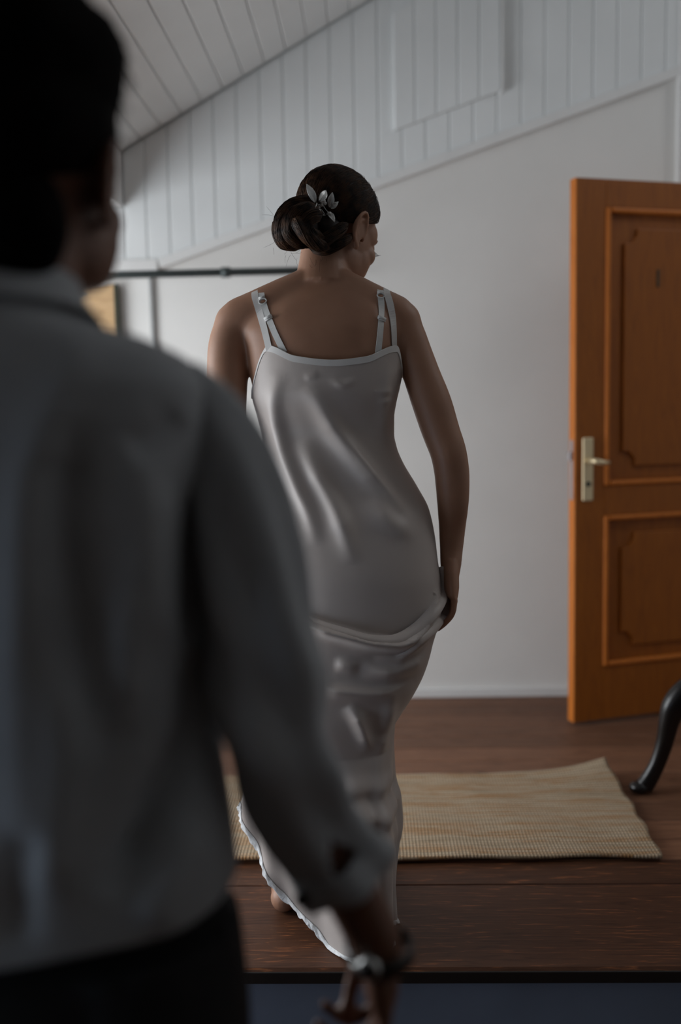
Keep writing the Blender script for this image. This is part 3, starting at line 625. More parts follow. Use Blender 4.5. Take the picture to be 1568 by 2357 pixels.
th = np.linspace(0, 2*math.pi, NC, endpoint=False); VS = []
hem_u = pchip([-1, -.8, -.5, -.2, .1, .4, .7, 1], [553, 590, 664, 728, 797, 850, 893, 908])
hem_v = pchip([-1, -.8, -.5, -.2, .1, .4, .7, 1], [1850, 1962, 2070, 2146, 2228, 2236, 2205, 2120])
hem_y = pchip([-1, -.8, -.5, -.2, .1, .4, .7, 1], [2.17, 2.10, 2.06, 2.00, 1.95, 1.94, 1.97, 2.09])
bulge = pchip([0, .2, .33, .5, .62, .8, 1], [0, 0, 10, 12, 4, 0, 0])
grid = np.zeros((NR+NLOW, NC, 3))
for j, t in enumerate(th):
    ct, st = math.cos(t), math.sin(t); cc = abs(ct)**.89*np.sign(ct); back = max(0.0, -st)
    vt = float(top_(cc)) if st <= 0 else float(lerp(880, top_(1 if ct > 0 else -1), abs(ct)**3))
    for i in range(NR):
        v = lerp(vt, 1700, (i/(NR-1)))
        xl, xr, h, y = float(dxl_(v)), float(xr_(v)), float(hd_(v)), float(yc_(v)); u = (xl+xr)/2 + (xr-xl)/2*cc
        kd = YC/(y + h*abs(st)**.89*np.sign(st)); f_ = fold(848 + (u-848)*kd, 937 + (v-937)*kd)*back**.6 if st < 0.05 else 0.0
        ease = np.clip((v - vt)/60, 0, 1)
        p = PX(u, v, YC); q = np.array([p[0], y + h*abs(st)**.89*np.sign(st), p[2]])
        q += np.array([ct*.55*f_*(1 if abs(ct) < .97 else .5), -f_*(.85 if st < 0 else 0), 0])*ease
        grid[i, j] = q
    hu, hv, hy = float(hem_u(cc)), float(hem_v(cc)), float(hem_y(cc))
    if st > 0: hv -= 60*st; hy += .15*st
    q0 = grid[NR-1, j]; q1 = PX(hu, hv, hy); q1[2] = max(q1[2], .004)
    for i in range(NLOW):
        s_ = (i+1)/NLOW; q = lerp(q0, q1, s_) + np.array([0, 0, 0.0])
        sag = math.sin(math.pi*s_)**2
        q[0] += max(0, ct)**2*float(bulge(s_))*YC/F
        wv = .009*math.sin(t*9 + 2.0*s_) + .006*math.sin(t*15 - 3*s_ + 1)
        zig = .010*math.sin(38*s_ + 3.5*ct + 1.5*math.sin(5*ct))*math.exp(-((s_-.28)/.22)**2)
        am = min(1, s_*2.2)*(wv) + zig*min(1, s_*5)*(back**.5)
        q += np.array([ct*am*.7, st*am - .035*sag*back, 0]); q[2] = max(q[2], .004)
        grid[NR+i, j] = q
f = [(i*NC+j, i*NC+(j+1) % NC, (i+1)*NC+(j+1) % NC, (i+1)*NC+j) for i in range(NR+NLOW-1) for j in range(NC)]
slip = mesh('slip_dress', grid.reshape(-1, 3), f, 'satin', her, True); slip['label'] = 'long ivory satin slip dress gathered up at the hip'
sd_ = slip.modifiers.new('thick', 'SOLIDIFY'); sd_.thickness = .0015; sd_.offset = -1
DVb = bvh_of(slip.data)
# bound neckline and armhole edge
m = MB(); q = [grid[2, j] + (grid[2, j]-np.array([grid[2, j, 0]*.0 + PX(755, 830, YC)[0], 2.2, grid[2, j, 2]]))*.012 for j in range(NC)]
R = []
for j in range(NC):
    dn_ = np.array([math.cos(th[j]), math.sin(th[j]), 0]); p0 = grid[0, j]; p1 = grid[0, j] + np.array([0, 0, -.0125]); p1[:2] = grid[3, j, :2]
    R.append([p0 + dn_*.0010 + np.array([0, 0, .0005]), p1 + dn_*.0016, p1 - dn_*.001, p0 - dn_*.0016 + np.array([0, 0, .001])])
R.append(R[0]); m.rings(R, False).build('neckline_binding', 'satin_trim', slip)
# lace along the hem
m = MB(); hemp = grid[-1]; up_ = grid[-6]; R = []
NS = 4
for j in range(NC*NS+1):
    jj = (j/NS) % NC; j0 = int(jj) % NC; fr_ = jj - int(jj); p = lerp(hemp[j0], hemp[(j0+1) % NC], fr_); q = lerp(up_[j0], up_[(j0+1) % NC], fr_)
    dn_ = p - q; dn_ /= np.linalg.norm(dn_) + 1e-9; ou = np.array([math.cos(th[j0]), math.sin(th[j0]), 0]); sc = .005 + .004*abs(math.sin(j*.23 + math.sin(j*.071)*2)) + .002*math.sin(j*.11); ru = .0022*math.sin(j*.37 + 2*math.sin(j*.09))
    A = p - dn_*.006 + ou*.002; Bp = p + dn_*sc*.5 + ou*(.003+ru); Cc = p + dn_*sc + ou*(.004 - ru)
    for X in (A, Bp, Cc): X[2] = max(X[2], .003)
    R.append([A, Bp, Cc])
lo = m.rings(R, False, False).build('lace_hem', 'lace', slip, True); lo.modifiers.new('t', 'SOLIDIFY').thickness = .001

# ------------------------------------------------------------------ straps lying on the shoulders
def ribbon(pts, nrm, width, thick, side=None):
    m = MB(); R = []
    for i, (p, n) in enumerate(zip(pts, nrm)):
        t = pts[min(i+1, len(pts)-1)] - pts[max(i-1, 0)]; t /= np.linalg.norm(t); s = np.cross(t, n); s /= np.linalg.norm(s); n2 = np.cross(s, t)
        if n2.dot(n) < 0: n2 = -n2
        w2 = width/2; R.append([p - s*w2, p - s*w2 + n2*thick, p + s*w2 + n2*thick, p + s*w2])
    return m.rings(R)
def strap_path(px, off):
    pts = []; nr = []
    for u, v in path(np.array(px, float), 26):
        p, n = hit(u, v, BV, off)
        if p is None: continue
        pts.append(p); nr.append(n)
    # over the shoulder and down the front
    x0, y0 = pts[0][0], pts[0][1]
    fr = []; fn = []
    for k in range(1, 9):
        y = y0 + .011*k; loc, n, i, dd = BV.ray_cast(Vector((x0, y, pts[0][2] + .035)), Vector((0, 0, -1)))
        if loc is None or loc.z < pts[0][2] - .05: break
        fr.append(np.array(loc + n*off)); fn.append(np.array(n))
    pts = fr[::-1] + pts; nr = fn[::-1] + nr
    P3 = np.array(pts); 
    for _ in range(3): P3[1:-1] = P3[1:-1]*.5 + (P3[:-2]+P3[2:])*.25
    return list(P3), nr
for side, (outer, inner) in {'l': ([(586, 680), (597, 715), (610, 760), (621, 806)], [(601, 678), (612, 715), (630, 760), (655, 812)]),
                             'r': ([(889, 672), (899, 705), (905, 750), (907, 806)], [(875, 671), (878, 705), (876, 750), (870, 814)])}.items():
    p, n = strap_path(outer, .0008); ribbon(p, n, .0150, .0018).build('dress_strap', 'satin_trim', slip)
    p, n = strap_path(inner, .0008); bs = ribbon(p, n, .0135, .0014).build('bra_strap', 'strap', her)
    for k, py in enumerate(((694, 732) if side == 'l' else (690, 738))):
        i = min(range(len(p)), key=lambda i_: abs(p[i_][2] - PX(620, py, p[i_][1])[2]) + (10 if p[i_][1] > 2.2 else 0)); c_, n_ = p[i], n[i]
        t = p[min(i+1, len(p)-1)] - p[i-1]; t /= np.linalg.norm(t); s = np.cross(t, n_); s /= np.linalg.norm(s); n_ = np.cross(s, t); n_ = n_ if n_[1] < 0 else -n_
        if k == 0:      # ring
            MB().tube([c_ + n_*.0035 + (s*math.cos(a)*.0082 + t*math.sin(a)*.0058) for a in np.linspace(0, 2*math.pi, 25)], .0013, 8).build('strap_ring', 'strap', bs, True)
            MB().ball(c_ + n_*.0022, (.0058, .0012, .0036), np.stack([s, n_, t], 1), 14, 8).build('ring_gap', 'skin', bs, True)
            MB().tube([c_ - t*.0085 - s*.007 + n_*.002, c_ - t*.0085 + s*.007 + n_*.002], .0030, 10).build('strap_fold', 'strap', bs, True)
        else:           # slider
            MB().tube([c_ - s*.009 + n_*.0025, c_ + s*.009 + n_*.0025], (.0042), 10).build('strap_slider', 'strap', bs, True)
            MB().tube([c_ + t*.005 - s*.009 + n_*.003, c_ + t*.005 + s*.009 + n_*.003], .0013, 8).build('slider_bar', 'satin_trim', bs, True)

# gathered folds drawn up to the hand, rolled edges lying over the skirt
def rolled(pts, rad, lift, nm='gathered_fold'):
    q = path(np.array([list(p) + [r] for p, r in zip(pts, rad)], float), 70); P3 = []
    for u, v, r in q:
        p, n = hit(u, v, DVb, 0.0)
        if p is None or p[1] > 2.25: p = px_at(u, v, 2.158)
        P3.append(p)
    P3 = np.array(P3)
    for _ in range(10): P3[1:-1] = P3[1:-1]*.5 + (P3[:-2]+P3[2:])*.25
    P3[:, 1] -= lift; P3[:, 1] = np.minimum(P3[:, 1], 2.165)
    return MB().tube(P3, [(r*.62*2.1/F + .0005, r*2.1/F) for r in q[:, 2]], 14, up=(0, -1, 0)).build(nm, 'satin', slip, True)
rolled([(1014, 1298), (1021, 1330), (1017, 1375), (992, 1418), (950, 1458), (905, 1477), (860, 1475), (800, 1458), (745, 1440), (690, 1412)], [7, 12, 15, 16, 17, 15, 13, 12, 10, 3], -.004)
rolled([(1027, 1362), (1024, 1395), (1002, 1440), (965, 1475), (930, 1505), (900, 1518)], [6, 12, 14, 12, 9, 2], -.004)
# ------------------------------------------------------------------ the hair comb: silver leaves and pearls
comb = empty('hair_comb', hit(745, 480, HV, .004)[0]); tag(comb, 'silver leaf and pearl hair comb worn above the bun', 'hair comb')
def leaf(u0, v0, u1, v1, wpx, fold_=.25):       # from base to tip, in photograph pixels
    A, n0 = hit(u0, v0, HV, .008); Bp, n1 = hit(u1, v1, HV, .013)
    if A is None or Bp is None: return
    if Bp[1] > A[1] + .03: Bp[1] = A[1] + .01
    t = Bp - A; ln = np.linalg.norm(t); t /= ln; n = np.array([0, -1.0, 0]) * .6 + n0*.4; n -= t*n.dot(t); n /= np.linalg.norm(n); s = np.cross(t, n); w2 = wpx*2.12/F/2; R = []
    for i in range(13):
        q = i/12; wd = w2*math.sin(math.pi*min(.985, q*.93+.05)**.85)**.9; c_ = A + t*ln*q + n*(.004*math.sin(math.pi*q)); row = []
        for k in range(9):
            a = k/4 - 1; vein = .0004*math.cos((q*5 - abs(a)*1.3)*2*math.pi); row.append(c_ + s*wd*a + n*(abs(a)*wd*fold_ + vein))
        R.append(row)
    m = MB().rings(R, False, False).build('leaf', 'silver', comb, True); m.modifiers.new('t', 'SOLIDIFY').thickness = .0009
    MB().tube([A + n*.0006, lerp(A, Bp, .5) + n*.0046, Bp + n*.0006], [.0007, .0006, .0003], 6).build('leaf_vein', 'silver', m, True)
for L_ in ((721, 466, 716, 437, 17), (728, 464, 752, 443, 17), (760, 477, 764, 447, 16), (762, 479, 776, 466, 13), (733, 482, 748, 506, 13), (754, 497, 766, 519, 13), (757, 500, 752, 492, 8)): leaf(*L_)
for (u, v, r) in ((744, 467, 3.6), (749, 469, 3.4), (743, 472, 3.2), (737, 477, 3.4), (759, 491, 3.8), (756, 502, 3.0), (735, 462, 3.0)):
    p, n = hit(u, v, HV, .012); MB().ball(p, r*1.3*2.12/F, None, 12, 8).build('pearl', 'pearl', comb, True)
st_ = [hit(u, v, HV, .0055)[0] for u, v in path(np.array([(721, 478), (730, 468), (744, 473), (752, 484), (758, 490), (757, 504)], float), 20)]
MB().tube(st_, .0008, 6).build('stem', 'silver', comb, True)
# ================================================================== the man in the foreground
YM = 0.95
def pm(u, v, y=YM): return PX(u, v, YM) + np.array([0, y - YM, 0])
xrm = pchip([640, 690, 740, 780, 830, 900, 1000, 1150, 1300, 1450, 1600, 1750, 1900, 2010, 2130, 2260], [135, 150, 206, 335, 432, 485, 492, 478, 478, 480, 492, 512, 535, 546, 552, 556])
xlm = pchip([640, 690, 740, 780, 830, 900, 1000, 1150, 1300, 1450, 1600, 1750, 1900, 2010, 2130, 2260], [-95, -120, -195, -310, -400, -440, -450, -440, -430, -430, -440, -460, -480, -490, -495, -500])
hdm = pchip([640, 690, 740, 780, 830, 900, 1000, 1150, 1300, 1500, 1700, 1900, 2100, 2260], [.062, .072, .085, .095, .105, .115, .122, .126, .124, .118, .118, .124, .130, .132])
him = empty('person', (pm(40, 2000)[0], .95, ZLOW)); tag(him, 'dark haired man in an untucked charcoal shirt, blurred in the foreground at left', 'person')
def ring_m(v, inset, n=40, ex=2.4):
    A, Bp = PX(float(xlm(v)), v, YM), PX(float(xrm(v)), v, YM); c_ = (A+Bp)/2; a_ = (Bp[0]-A[0])/2 - inset; h = float(hdm(v)) - inset; R = []
    for t in np.linspace(0, 2*math.pi, n, endpoint=False):
        ct, st = math.cos(t), math.sin(t); R.append((c_[0] + a_*abs(ct)**(2/ex)*np.sign(ct), YM + h*abs(st)**(2/ex)*np.sign(st), c_[2]))
    return R
mb_ = MB()
mb_.rings([ring_m(v, .012 if v < 700 else .032 if v < 1050 else .060) for v in (648, 690, 740, 780, 830, 900, 1000, 1150, 1300, 1450, 1600, 1750, 1900, 2050, 2200)])
mb_.tube([pm(22, 740, .955), pm(24, 660, .96), pm(30, 580, .967), pm(40, 480, .985)], [.068, .060, .058, .060], 20)
MHM = rot(math.radians(6), math.radians(4), math.radians(2)); MHC = pm(40, 378, .985); MHK = 1.06
head_shapes(mb_, MHM, MHC, MHK)
sl_c = [(405, 872, 62, .95), (468, 950, 84, .949), (520, 1040, 99, .944), (556, 1150, 111, .938), (582, 1290, 121, .934), (604, 1430, 126, .93), (628, 1600, 130, .935), (660, 1760, 124, .95), (708, 1910, 118, .975), (752, 1990, 118, .99), (795, 2062, 124, 1.0)]
wr = pm(874, 2262, 1.02)
def arm_m(s, path_px, wrist, kn):
    q = path([list(pm(u, v, y)) + [r] for u, v, r, y in path_px] + [list(wrist) + [.0285]], 40); mb_.tube(q[:, :3], list(q[:, 3]), 18)
arm_m(1, [(400, 905, .022, .95), (480, 985, .030, .948), (560, 1150, .038, .938), (592, 1350, .038, .932), (615, 1500, .038, .932), (672, 1780, .036, .952), (770, 2030, .031, .995)], wr, None)
kn = pm(882, 2392, 1.03); hand(mb_, wr, kn, 1, [(-.010, -.034), (-.040, -.050), (-.062, -.034)], (-.036, -.013, .011, .033), 1.15)
wl = pm(-640, 2140, .98); arm_m(-1, [(-360, 905, .022, .95), (-440, 985, .030, .948), (-520, 1150, .038, .938), (-552, 1350, .038, .932), (-575, 1500, .038, .932), (-622, 1780, .036, .952)], wl, None)
hand(mb_, wl, pm(-640, 2300, .985), -1, [(-.008, -.036), (-.028, -.060), (-.048, -.066)], (-.036, -.013, .011, .033), 1.15)
xc = pm(40, 2000)[0]
for s in (-1, 1):
    q = path([(xc + s*.085, .95, .66, .085), (xc + s*.10, .95, .42, .072), (xc + s*.105, .955, .22, .055), (xc + s*.108, .945, .08, .052), (xc + s*.11, .945, -.12, .036), (xc + s*.11, .95, -.17, .038)], 24); mb_.tube(q[:, :3], list(q[:, 3]), 16)
    mb_.tube([(xc + s*.11, .92, -.175), (xc + s*.115, 1.0, -.18), (xc + s*.125, 1.12, -.195)], [(.036, .036), (.034, .040), (.020, .042)], 14, up=(0, 0, 1))
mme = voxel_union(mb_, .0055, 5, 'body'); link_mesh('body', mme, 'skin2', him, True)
# hair: cropped sides, full top with a quiff
V = []; Fc = []; HR2 = np.array((.0735, .096, .083))
def hair2(dv_):
    x, y, z = dv_; front = y*.95 - z*.62 - .42; low = -z - .42 - .45*max(0, -y) + max(0, y)*.9; t = max(front, low)
    sq = np.clip((z - .18)/.72, 0, 1); sq = sq*sq*(3 - 2*sq); g = 1.09 + .56*sq*(1 + .12*math.sin(9*x + 4*y)) + .02*math.sin(23*x)*math.sin(19*y)
    return g - (g - .72)*np.clip(t/.2, 0, 1)
for i in range(NT_+1):
    t_ = math.pi*i/NT_
    for j in range(NP_):
        ph = 2*math.pi*j/NP_; dv_ = np.array([math.sin(t_)*math.cos(ph), math.sin(t_)*math.sin(ph), math.cos(t_)]); V.append(MHC + MHM @ ((HO + dv_*HR2*hair2(dv_))*MHK))
for i in range(NT_):
    for j in range(NP_): Fc.append((i*NP_+j, i*NP_+(j+1) % NP_, (i+1)*NP_+(j+1) % NP_, (i+1)*NP_+j))
h2 = mesh('hair', V, Fc, 'hair2', him, True); tl = []
for k in range(420):
    v = rng.normal(size=3); v[2] = abs(v[2]) + .25; v /= np.linalg.norm(v)
    if hair2(v) < 1.05: continue
    p = HO + v*HR2*hair2(v)*.97; dd = np.array([.15*rng.normal(), .5 + .3*rng.normal(), .25*rng.normal() + .15]); ln = rng.uniform(.015, .035)
    tl.append([MHC + MHM @ ((p + v*.004*t + dd*ln*t + np.array([0, 0, -.012])*t*t)*MHK) for t in np.linspace(0, 1, 6)])
MB().ball(MHC + MHM @ (np.array((0, -.058, -.062))*MHK), np.array((.060, .042, .062))*MHK, MHM, 24, 16).build('nape_hair', 'hair2', h2, True)
strands('hair_tufts', tl, .0007, 'hair2', h2)
q_ = [MHC + MHM @ (np.array(p)*MHK) for p in ((.02, .070, .115), (.03, .100, .118), (.045, .122, .108), (.05, .132, .092))]
# shirt: torso with vertical drape folds and a wide sleeve
NCm, NRm = 160, 150; G = np.zeros((NRm, NCm, 3)); thm = np.linspace(0, 2*math.pi, NCm, endpoint=False)
mr = [([(105, 900), (60, 1200), (40, 1600), (50, 2100)], 60, .012), ([(330, 1000), (330, 1250), (300, 1500), (280, 1700)], 55, .013), ([(215, 760), (150, 900), (110, 1100)], 50, .007),
      ([(420, 1700), (340, 1900), (270, 2080)], -50, .0), ([(480, 1900), (420, 2000), (330, 2150)], 60, .014), ([(400, 1100), (370, 1300), (380, 1500)], 40, .010), ([(-150, 900), (-200, 1400), (-150, 2000)], 60, .012), ([(160, 1500), (140, 1800), (100, 2100)], 60, .014)]
mv = [([(475, 1450), (450, 1680), (350, 1900), (250, 2090)], 52, .046), ([(170, 950), (150, 1200), (190, 1500), (230, 1750)], 55, .022), ([(470, 1100), (455, 1300), (465, 1500)], 40, .046), ([(420, 950), (350, 1010), (290, 1040)], 40, .010), ([(60, 1900), (40, 2050), (30, 2200)], 40, .014)]
MR = [(path(np.array(p, float), 30), w_, h_) for p, w_, h_ in mr if h_ > 0] + [(path(np.array(p, float), 30), w_, -h_) for p, w_, h_ in mv]
def foldm(u, v):
    s = 0
    for p, wd, h in MR:
        dd = np.hypot(p[:, 0]-u, p[:, 1]-v); i = dd.argmin(); s += h*min(1, min(i, 29-i)/6+.1)*math.exp(-(dd[i]/wd)**2)
    return s
hemm = pchip([-1, -.5, 0, .5, .8, .93, 1], [2040, 2085, 2077, 2047, 2036, 2022, 2000])
for j, t in enumerate(thm):
    ct, st = math.cos(t), math.sin(t); cc = abs(ct)**.83*np.sign(ct); vb = float(hemm(cc)) if st < 0 else float(hemm(cc)) - 30*st
    for i in range(NRm):
        v = lerp(668, vb, i/(NRm-1)); xl, xr, h = float(xlm(v)), float(xrm(v)), float(hdm(v)); u = (xl+xr)/2 + (xr-xl)/2*cc; p = PX(u, v, YM)
        kd = YM/(YM + h*abs(st)**.83*np.sign(st)); f_ = foldm(848 + (u-848)*kd, 937 + (v-937)*kd)*max(0, -st)**.5 if st < 0 else 0
        G[i, j] = (p[0] + ct*f_*.5, YM + h*abs(st)**.83*np.sign(st) - f_*.85, p[2])
sm_ = MB(); sm_.add(G.reshape(-1, 3), [(i*NCm+j, i*NCm+(j+1) % NCm, (i+1)*NCm+(j+1) % NCm, (i+1)*NCm+j) for i in range(NRm-1) for j in range(NCm)])
shirt = sm_.build('shirt', 'shirt', him, True); shirt['label'] = 'loose charcoal linen shirt worn untucked'
shirt.modifiers.new('t', 'SOLIDIFY').thickness = .0015
def sleeve(cs, open_slit, mirror=False):
    q = path([list(pm(u, v, y)) + [r*YM/F] for u, v, r, y in cs], 90); N = np.array([1.0, 0, 0]); ns = 64; R = []
    for i in range(90):
        t = q[min(i+1, 89), :3] - q[max(i-1, 0), :3]; t /= np.linalg.norm(t); N = N - t*N.dot(t); N /= np.linalg.norm(N); Bn = np.cross(t, N); s = i/89; row = []
        for k in range(ns):
            a = 2*math.pi*k/ns; wr_ = .0045*math.sin(5*a + 8*s) * min(1, s*3) + .006*math.sin(26*s + 2*a)*math.exp(-((s-.62)/.18)**2)
            row.append(q[i, :3] + (N*math.cos(a) + Bn*math.sin(a)*.92)*(q[i, 3] + wr_))
        R.append(row)
    v = [p for r in R for p in r]; f = []
    for i in range(89):
        for k in range(ns):
            s = i/89; a = 2*math.pi*(k+.5)/ns; dd = abs((a - open_slit + math.pi) % (2*math.pi) - math.pi)
            if .845 < s < .94 and dd < .34*np.clip((s-.845)/.06, 0, 1): continue
            f.append((i*ns+k, i*ns+(k+1) % ns, (i+1)*ns+(k+1) % ns, (i+1)*ns+k))
    m = mesh('sleeve', v, f, 'shirt', shirt, True); m.modifiers.new('t', 'SOLIDIFY').thickness = .0015
    end = R[-4:]; cuf = []
    for r_i, k_ in zip((R[-7], R[-5], R[-3], R[-1]), (1.0, 1.02, 1.05, 1.07)):
        c_ = np.mean(r_i, axis=0); cuf.append([c_ + (p - c_)*k_ for p in r_i])
    cu = MB().rings(cuf, False).build('cuff', 'shirt', shirt, True); cu.modifiers.new('t', 'SOLIDIFY').thickness = .004
    return R
SR = sleeve(sl_c, 1.05)
p_, n_ = SR[-4][int(64*.62)], None
sleeve([(-v_[0]+40, v_[1], v_[2], v_[3]) for v_ in sl_c[:8]] + [(-650, 1910, 112, .955), (-650, 1985, 110, .962), (-648, 2060, 108, .97)], 1.0)
cR = np.mean(SR[-4], axis=0)
bp = min((p for p in SR[-4]), key=lambda p: abs(p[0] - pm(702, 2090)[0]) + (1 if p[1] > cR[1] else 0)); MB().ball(bp + np.array([-.002, -.006, 0]), (.0085, .003, .0085), None, 14, 8).build('button', 'button', shirt, True)
# stand collar
cc_ = [pm(22, 668, .955), pm(22, 640, .957)]
MB().rings([[np.array([pm(22, v)[0] + (.0625+e)*math.cos(t), .957 + (.068+e)*math.sin(t), pm(22, v)[2] - .016*math.sin(t)]) for t in np.linspace(0, 2*math.pi, 40, endpoint=False)] for v, e in ((735, .022), (690, .006), (648, .001), (646, -.003), (690, -.003))], False).build('collar', 'shirt', shirt, True)
# trousers and shoes
tm = MB(); A = pm(558, 2060)[0]
tm.rings([[(xc + a_*math.cos(t), .95 + b_*math.sin(t), z_) for t in np.linspace(0, 2*math.pi, 36, endpoint=False)] for z_, a_, b_ in ((.80, .165, .070), (.70, .175, .074), (.64, .200, .100), (.60, .220, .124), (.56, .215, .120), (.53, .17, .10))])
for s in (-1, 1):
    q = path([(xc + s*.112, .95, .62, .112), (xc + s*.122, .95, .50, .110), (xc + s*.112, .955, .30, .088), (xc + s*.112, .95, .10, .078), (xc + s*.112, .945, -.10, .070), (xc + s*.112, .945, -.17, .068)], 26); tm.tube(q[:, :3], list(q[:, 3]), 20)
link_mesh('trousers', voxel_union(tm, .007, 6, 'trousers'), 'trousers', him, True)
for s in (-1, 1):
    sx = xc + s*.115
    MB().rings([[(sx + s*k_*.04 + w_*math.cos(t), y_, ZLOW + .001 + h_*max(0, (math.sin(t)+1)/2)) for t in np.linspace(0, 2*math.pi, 20, endpoint=False)] for k_, y_, w_, h_ in ((0, .87, .020, .050), (0, .885, .036, .072), (.05, .95, .040, .085), (.15, 1.02, .044, .070), (.3, 1.10, .048, .050), (.4, 1.15, .036, .040), (.42, 1.17, .015, .026))]).build('shoe', 'shoe', him, True)
# watch on his right wrist
wat = empty('wristwatch', lerp(wr, kn, .0)); tag(wat, "silver watch with a black strap on the man's right wrist", 'watch')
ax = (kn - wr); ax /= np.linalg.norm(ax); wc = wr + ax*.006; e1 = np.array([1.0, 0, 0]); e1 -= ax*e1.dot(ax); e1 /= np.linalg.norm(e1); e2 = np.cross(ax, e1)
MB().rings([[wc + ax*h + (e1*math.cos(t) + e2*math.sin(t))*(.0335 + k_) for t in np.linspace(0, 2*math.pi, 30, endpoint=False)] for h, k_ in ((-.010, 0), (-.010, .003), (.010, .003), (.010, 0), (-.010, 0))], False).build('watch_strap', 'shoe', wat, True)
fc = wc + (e1*-.30 + np.array([0, -.95, 0]))*.036; fd = (fc - wc)/np.linalg.norm(fc - wc)
wcase = MB().tube([fc - fd*.003, fc + fd*.003, fc + fd*.006], [.0125, .0125, .0105], 24).build('watch_case', 'silver', wat, True)
MB().tube([fc + fd*.0062, fc + fd*.0068], .0098, 24).build('watch_dial', 'button', wcase, True)
MB().tube([fc + ax*.0, fc + np.cross(ax, fd)*.019], .0022, 8).build('crown', 'silver', wcase, True)
# ================================================================== other things
# jute runner with a lifted far corner
r0, r1, r2 = GX(1520, 1976), GX(1420, 1786), GX(905, 1987)
xe0, xe1 = r0[0], r1[0]; y0, y1 = (r0[1]+r2[1])/2 - .010, 2.940; xl0 = -.62
NX, NY = 150, 54; V = []
for j in range(NY+1):
    t = j/NY
    for i in range(NX+1):
        s = i/NX; x = lerp(xl0, lerp(xe0, xe1-.012, t), s); y = lerp(y0, y1, t) + .004*math.sin(9*s) + .003*math.sin(23*s + 2*t)
        cor = max(0, 1 - math.hypot((1-s)*1.34/.26, (1-t)*.58/.22)); z = .009 + .040*cor**1.5 + .0012*math.sin(31*s + 8*t) + .0015*math.sin(17*t + 3*s)
        x += -.0 + .004*math.sin(25*t)*(s > .98); V.append((x - .02*cor, y + .01*cor, z))
Fc = [(j*(NX+1)+i, j*(NX+1)+i+1, (j+1)*(NX+1)+i+1, (j+1)*(NX+1)+i) for j in range(NY) for i in range(NX)]
rug = mesh('jute_rug', V, Fc, 'jute', None, True); rs = rug.modifiers.new('t', 'SOLIDIFY'); rs.thickness = .008; rs.offset = -1
tag(rug, 'woven beige jute runner on the planks behind the woman', 'rug')
# stand on three curved legs at the right edge, its column just outside the picture
fp = GX(1462, 1826); YT = fp[1]; cxs = PX(1655, 1560, YT)[0]
lt = empty('pedestal_stand', (cxs, YT, 0)); tag(lt, 'black wooden stand with curved cabriole legs at the right edge beside the rug', 'stand')
prof = [(1482, 1812, 26), (1494, 1795, 24), (1514, 1757, 22), (1530, 1710, 24), (1541, 1660, 29), (1554, 1625, 36), (1590, 1588, 40), (1640, 1560, 36)]
L0_ = np.array([list(PX(u, v, YT)) + [r*YT/F] for u, v, r in prof]); rad_ = cxs - L0_[:, 0]
for an in (math.pi, math.pi - 2.25, math.pi + 2.25):
    dr = np.array([math.cos(an), math.sin(an), 0]); q = path([list(np.array([cxs, YT, 0]) + dr*r_ + np.array([0, 0, z_])) + [w_*.85] for r_, z_, w_ in zip(rad_, L0_[:, 2], L0_[:, 3])], 36)
    m = MB().tube(q[:, :3], [(r_, r_*.8) for r_ in q[:, 3]], 16); ft = np.array([cxs, YT, 0]) + dr*(rad_[0] + .012); m.ball((ft[0], ft[1], .019), (.030, .026, .018), None, 18, 12)
    m.build('leg', 'black_wood', lt, True)
z9 = L0_[-1, 2]
MB().rings([[(cxs + r_*math.cos(t), YT + r_*math.sin(t), z_) for t in np.linspace(0, 2*math.pi, 24, endpoint=False)] for z_, r_ in ((z9-.08, .012), (z9-.06, .030), (z9-.03, .040), (z9+.04, .040), (z9+.06, .030), (z9+.09, .034), (z9+.13, .024), (z9+.25, .030), (z9+.36, .022), (z9+.40, .034), (z9+.42, .034))]).build('column', 'black_wood', lt, True)
MB().rings([[(cxs + r_*math.cos(t), YT + r_*math.sin(t), z_) for t in np.linspace(0, 2*math.pi, 32, endpoint=False)] for z_, r_ in ((z9+.42, .060), (z9+.43, .074), (z9+.445, .074), (z9+.45, .068))]).build('plate', 'black_wood', lt, True)
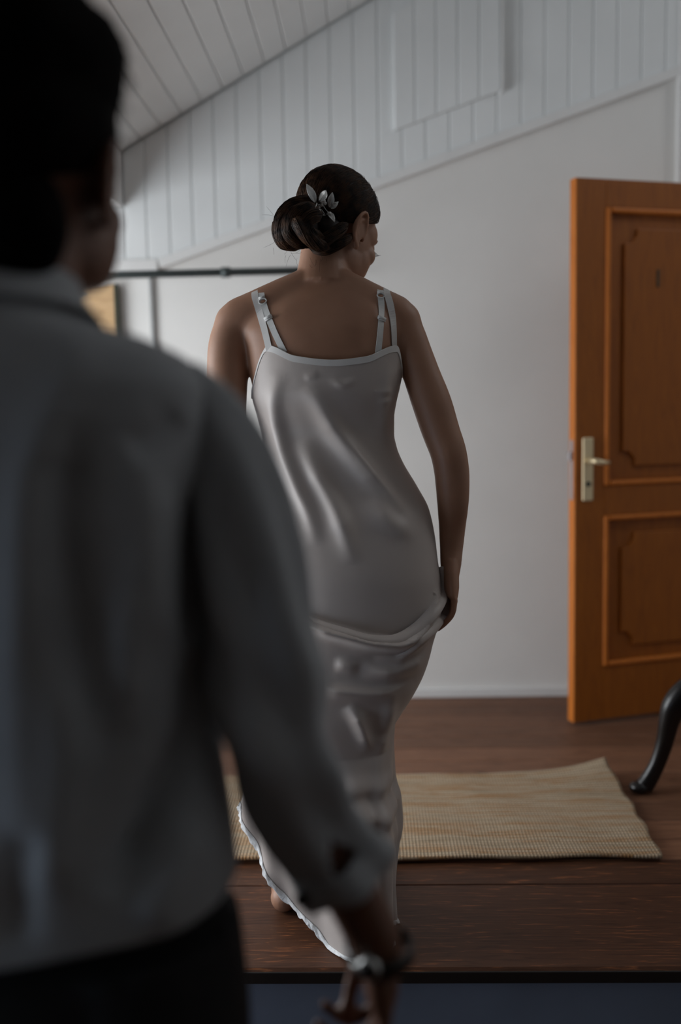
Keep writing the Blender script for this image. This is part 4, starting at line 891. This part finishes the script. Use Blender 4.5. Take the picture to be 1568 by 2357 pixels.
# hanging rail in front of the gable wall
YRl = 3.62; pa, pb = PX(430, 629, YRl), PX(740, 622, YRl); zr = pa[2]; x0r = XL + .02
rl = empty('clothes_rail', (pb[0], YRl, zr)); tag(rl, 'dark grey metal hanging rail in front of the white gable wall', 'rail')
MB().tube([(x0r, YRl, zr), (pb[0], YRl, zr)], .0135, 16).build('pole', 'rail', rl, True)
cx_ = PX(520, 626, YRl)[0]; MB().tube([(cx_-.016, YRl, zr), (cx_+.016, YRl, zr)], .0185, 16).build('coupling', 'rail', rl, True)
MB().tube([(pb[0]-.012, YRl, zr), (pb[0]-.012, YW-.001, zr)], .009, 12).build('bracket', 'rail', rl, True)
MB().tube([(pb[0]-.012, YW-.008, zr), (pb[0]-.012, YW-.0005, zr)], .030, 18).build('wall_flange', 'rail', rl, True)
MB().tube([(x0r-.02, YRl, zr), (x0r+.006, YRl, zr)], .030, 18).build('wall_flange', 'rail', rl, True)
# grey conduit down the wall
u0 = PX(346, 645, YW-.02); x_ = u0[0]
cp = tag(MB().tube([(x_, YW-.012, .06), (x_, YW-.012, Z612-.031)], .0085, 12).build('conduit', 'grey_pipe', None, True), 'thin grey conduit running down the white wall under the rail', 'pipe')
# wooden picture board, partly behind the man
br = PX(266, 655, YW-.03); ZT = br[2]; XRb = br[0]
pb_ = empty('picture_board', (XRb-.2, YW-.03, ZT-.42)); tag(pb_, 'pale wooden picture board with a grey branching mark on the white wall', 'picture')
MB().box((XRb-.42, YW-.036, ZT-.42), (XRb-.006, YW-.012, ZT)).build('board_face', 'board_wood', pb_, bevel=.002)
MB().box((XRb-.006, YW-.040, ZT-.42), (XRb+.006, YW-.002, ZT+.002)).build('board_side', 'board_edge', pb_, bevel=.002)
MB().box((XRb-.42, YW-.012, ZT-.40), (XRb-.006, YW-.002, ZT-.02)).build('backing', 'board_edge', pb_)
def flat(pts, rad, nm):
    q = path([list(PX(u, v, YW-.0365)) + [r*YW/F] for (u, v), r in zip(pts, rad)], 24); R = []
    for i in range(24):
        t = q[min(i+1, 23), :3] - q[max(i-1, 0), :3]; t[1] = 0; t /= np.linalg.norm(t); s = np.array([-t[2], 0, t[0]]); c_ = q[i, :3].copy(); c_[1] = YW-.0365
        R.append([c_ - s*q[i, 3], c_ + s*q[i, 3], c_ + s*q[i, 3] + np.array([0, -.0008, 0]), c_ - s*q[i, 3] + np.array([0, -.0008, 0])])
    MB().rings(R).build(nm, 'board_print', pb_)
flat([(172, 656), (178, 668), (190, 673), (198, 674)], [6, 7, 5, 2], 'printed_mark')
flat([(186, 671), (176, 682), (164, 690), (150, 700)], [5, 5, 6, 8], 'printed_mark')
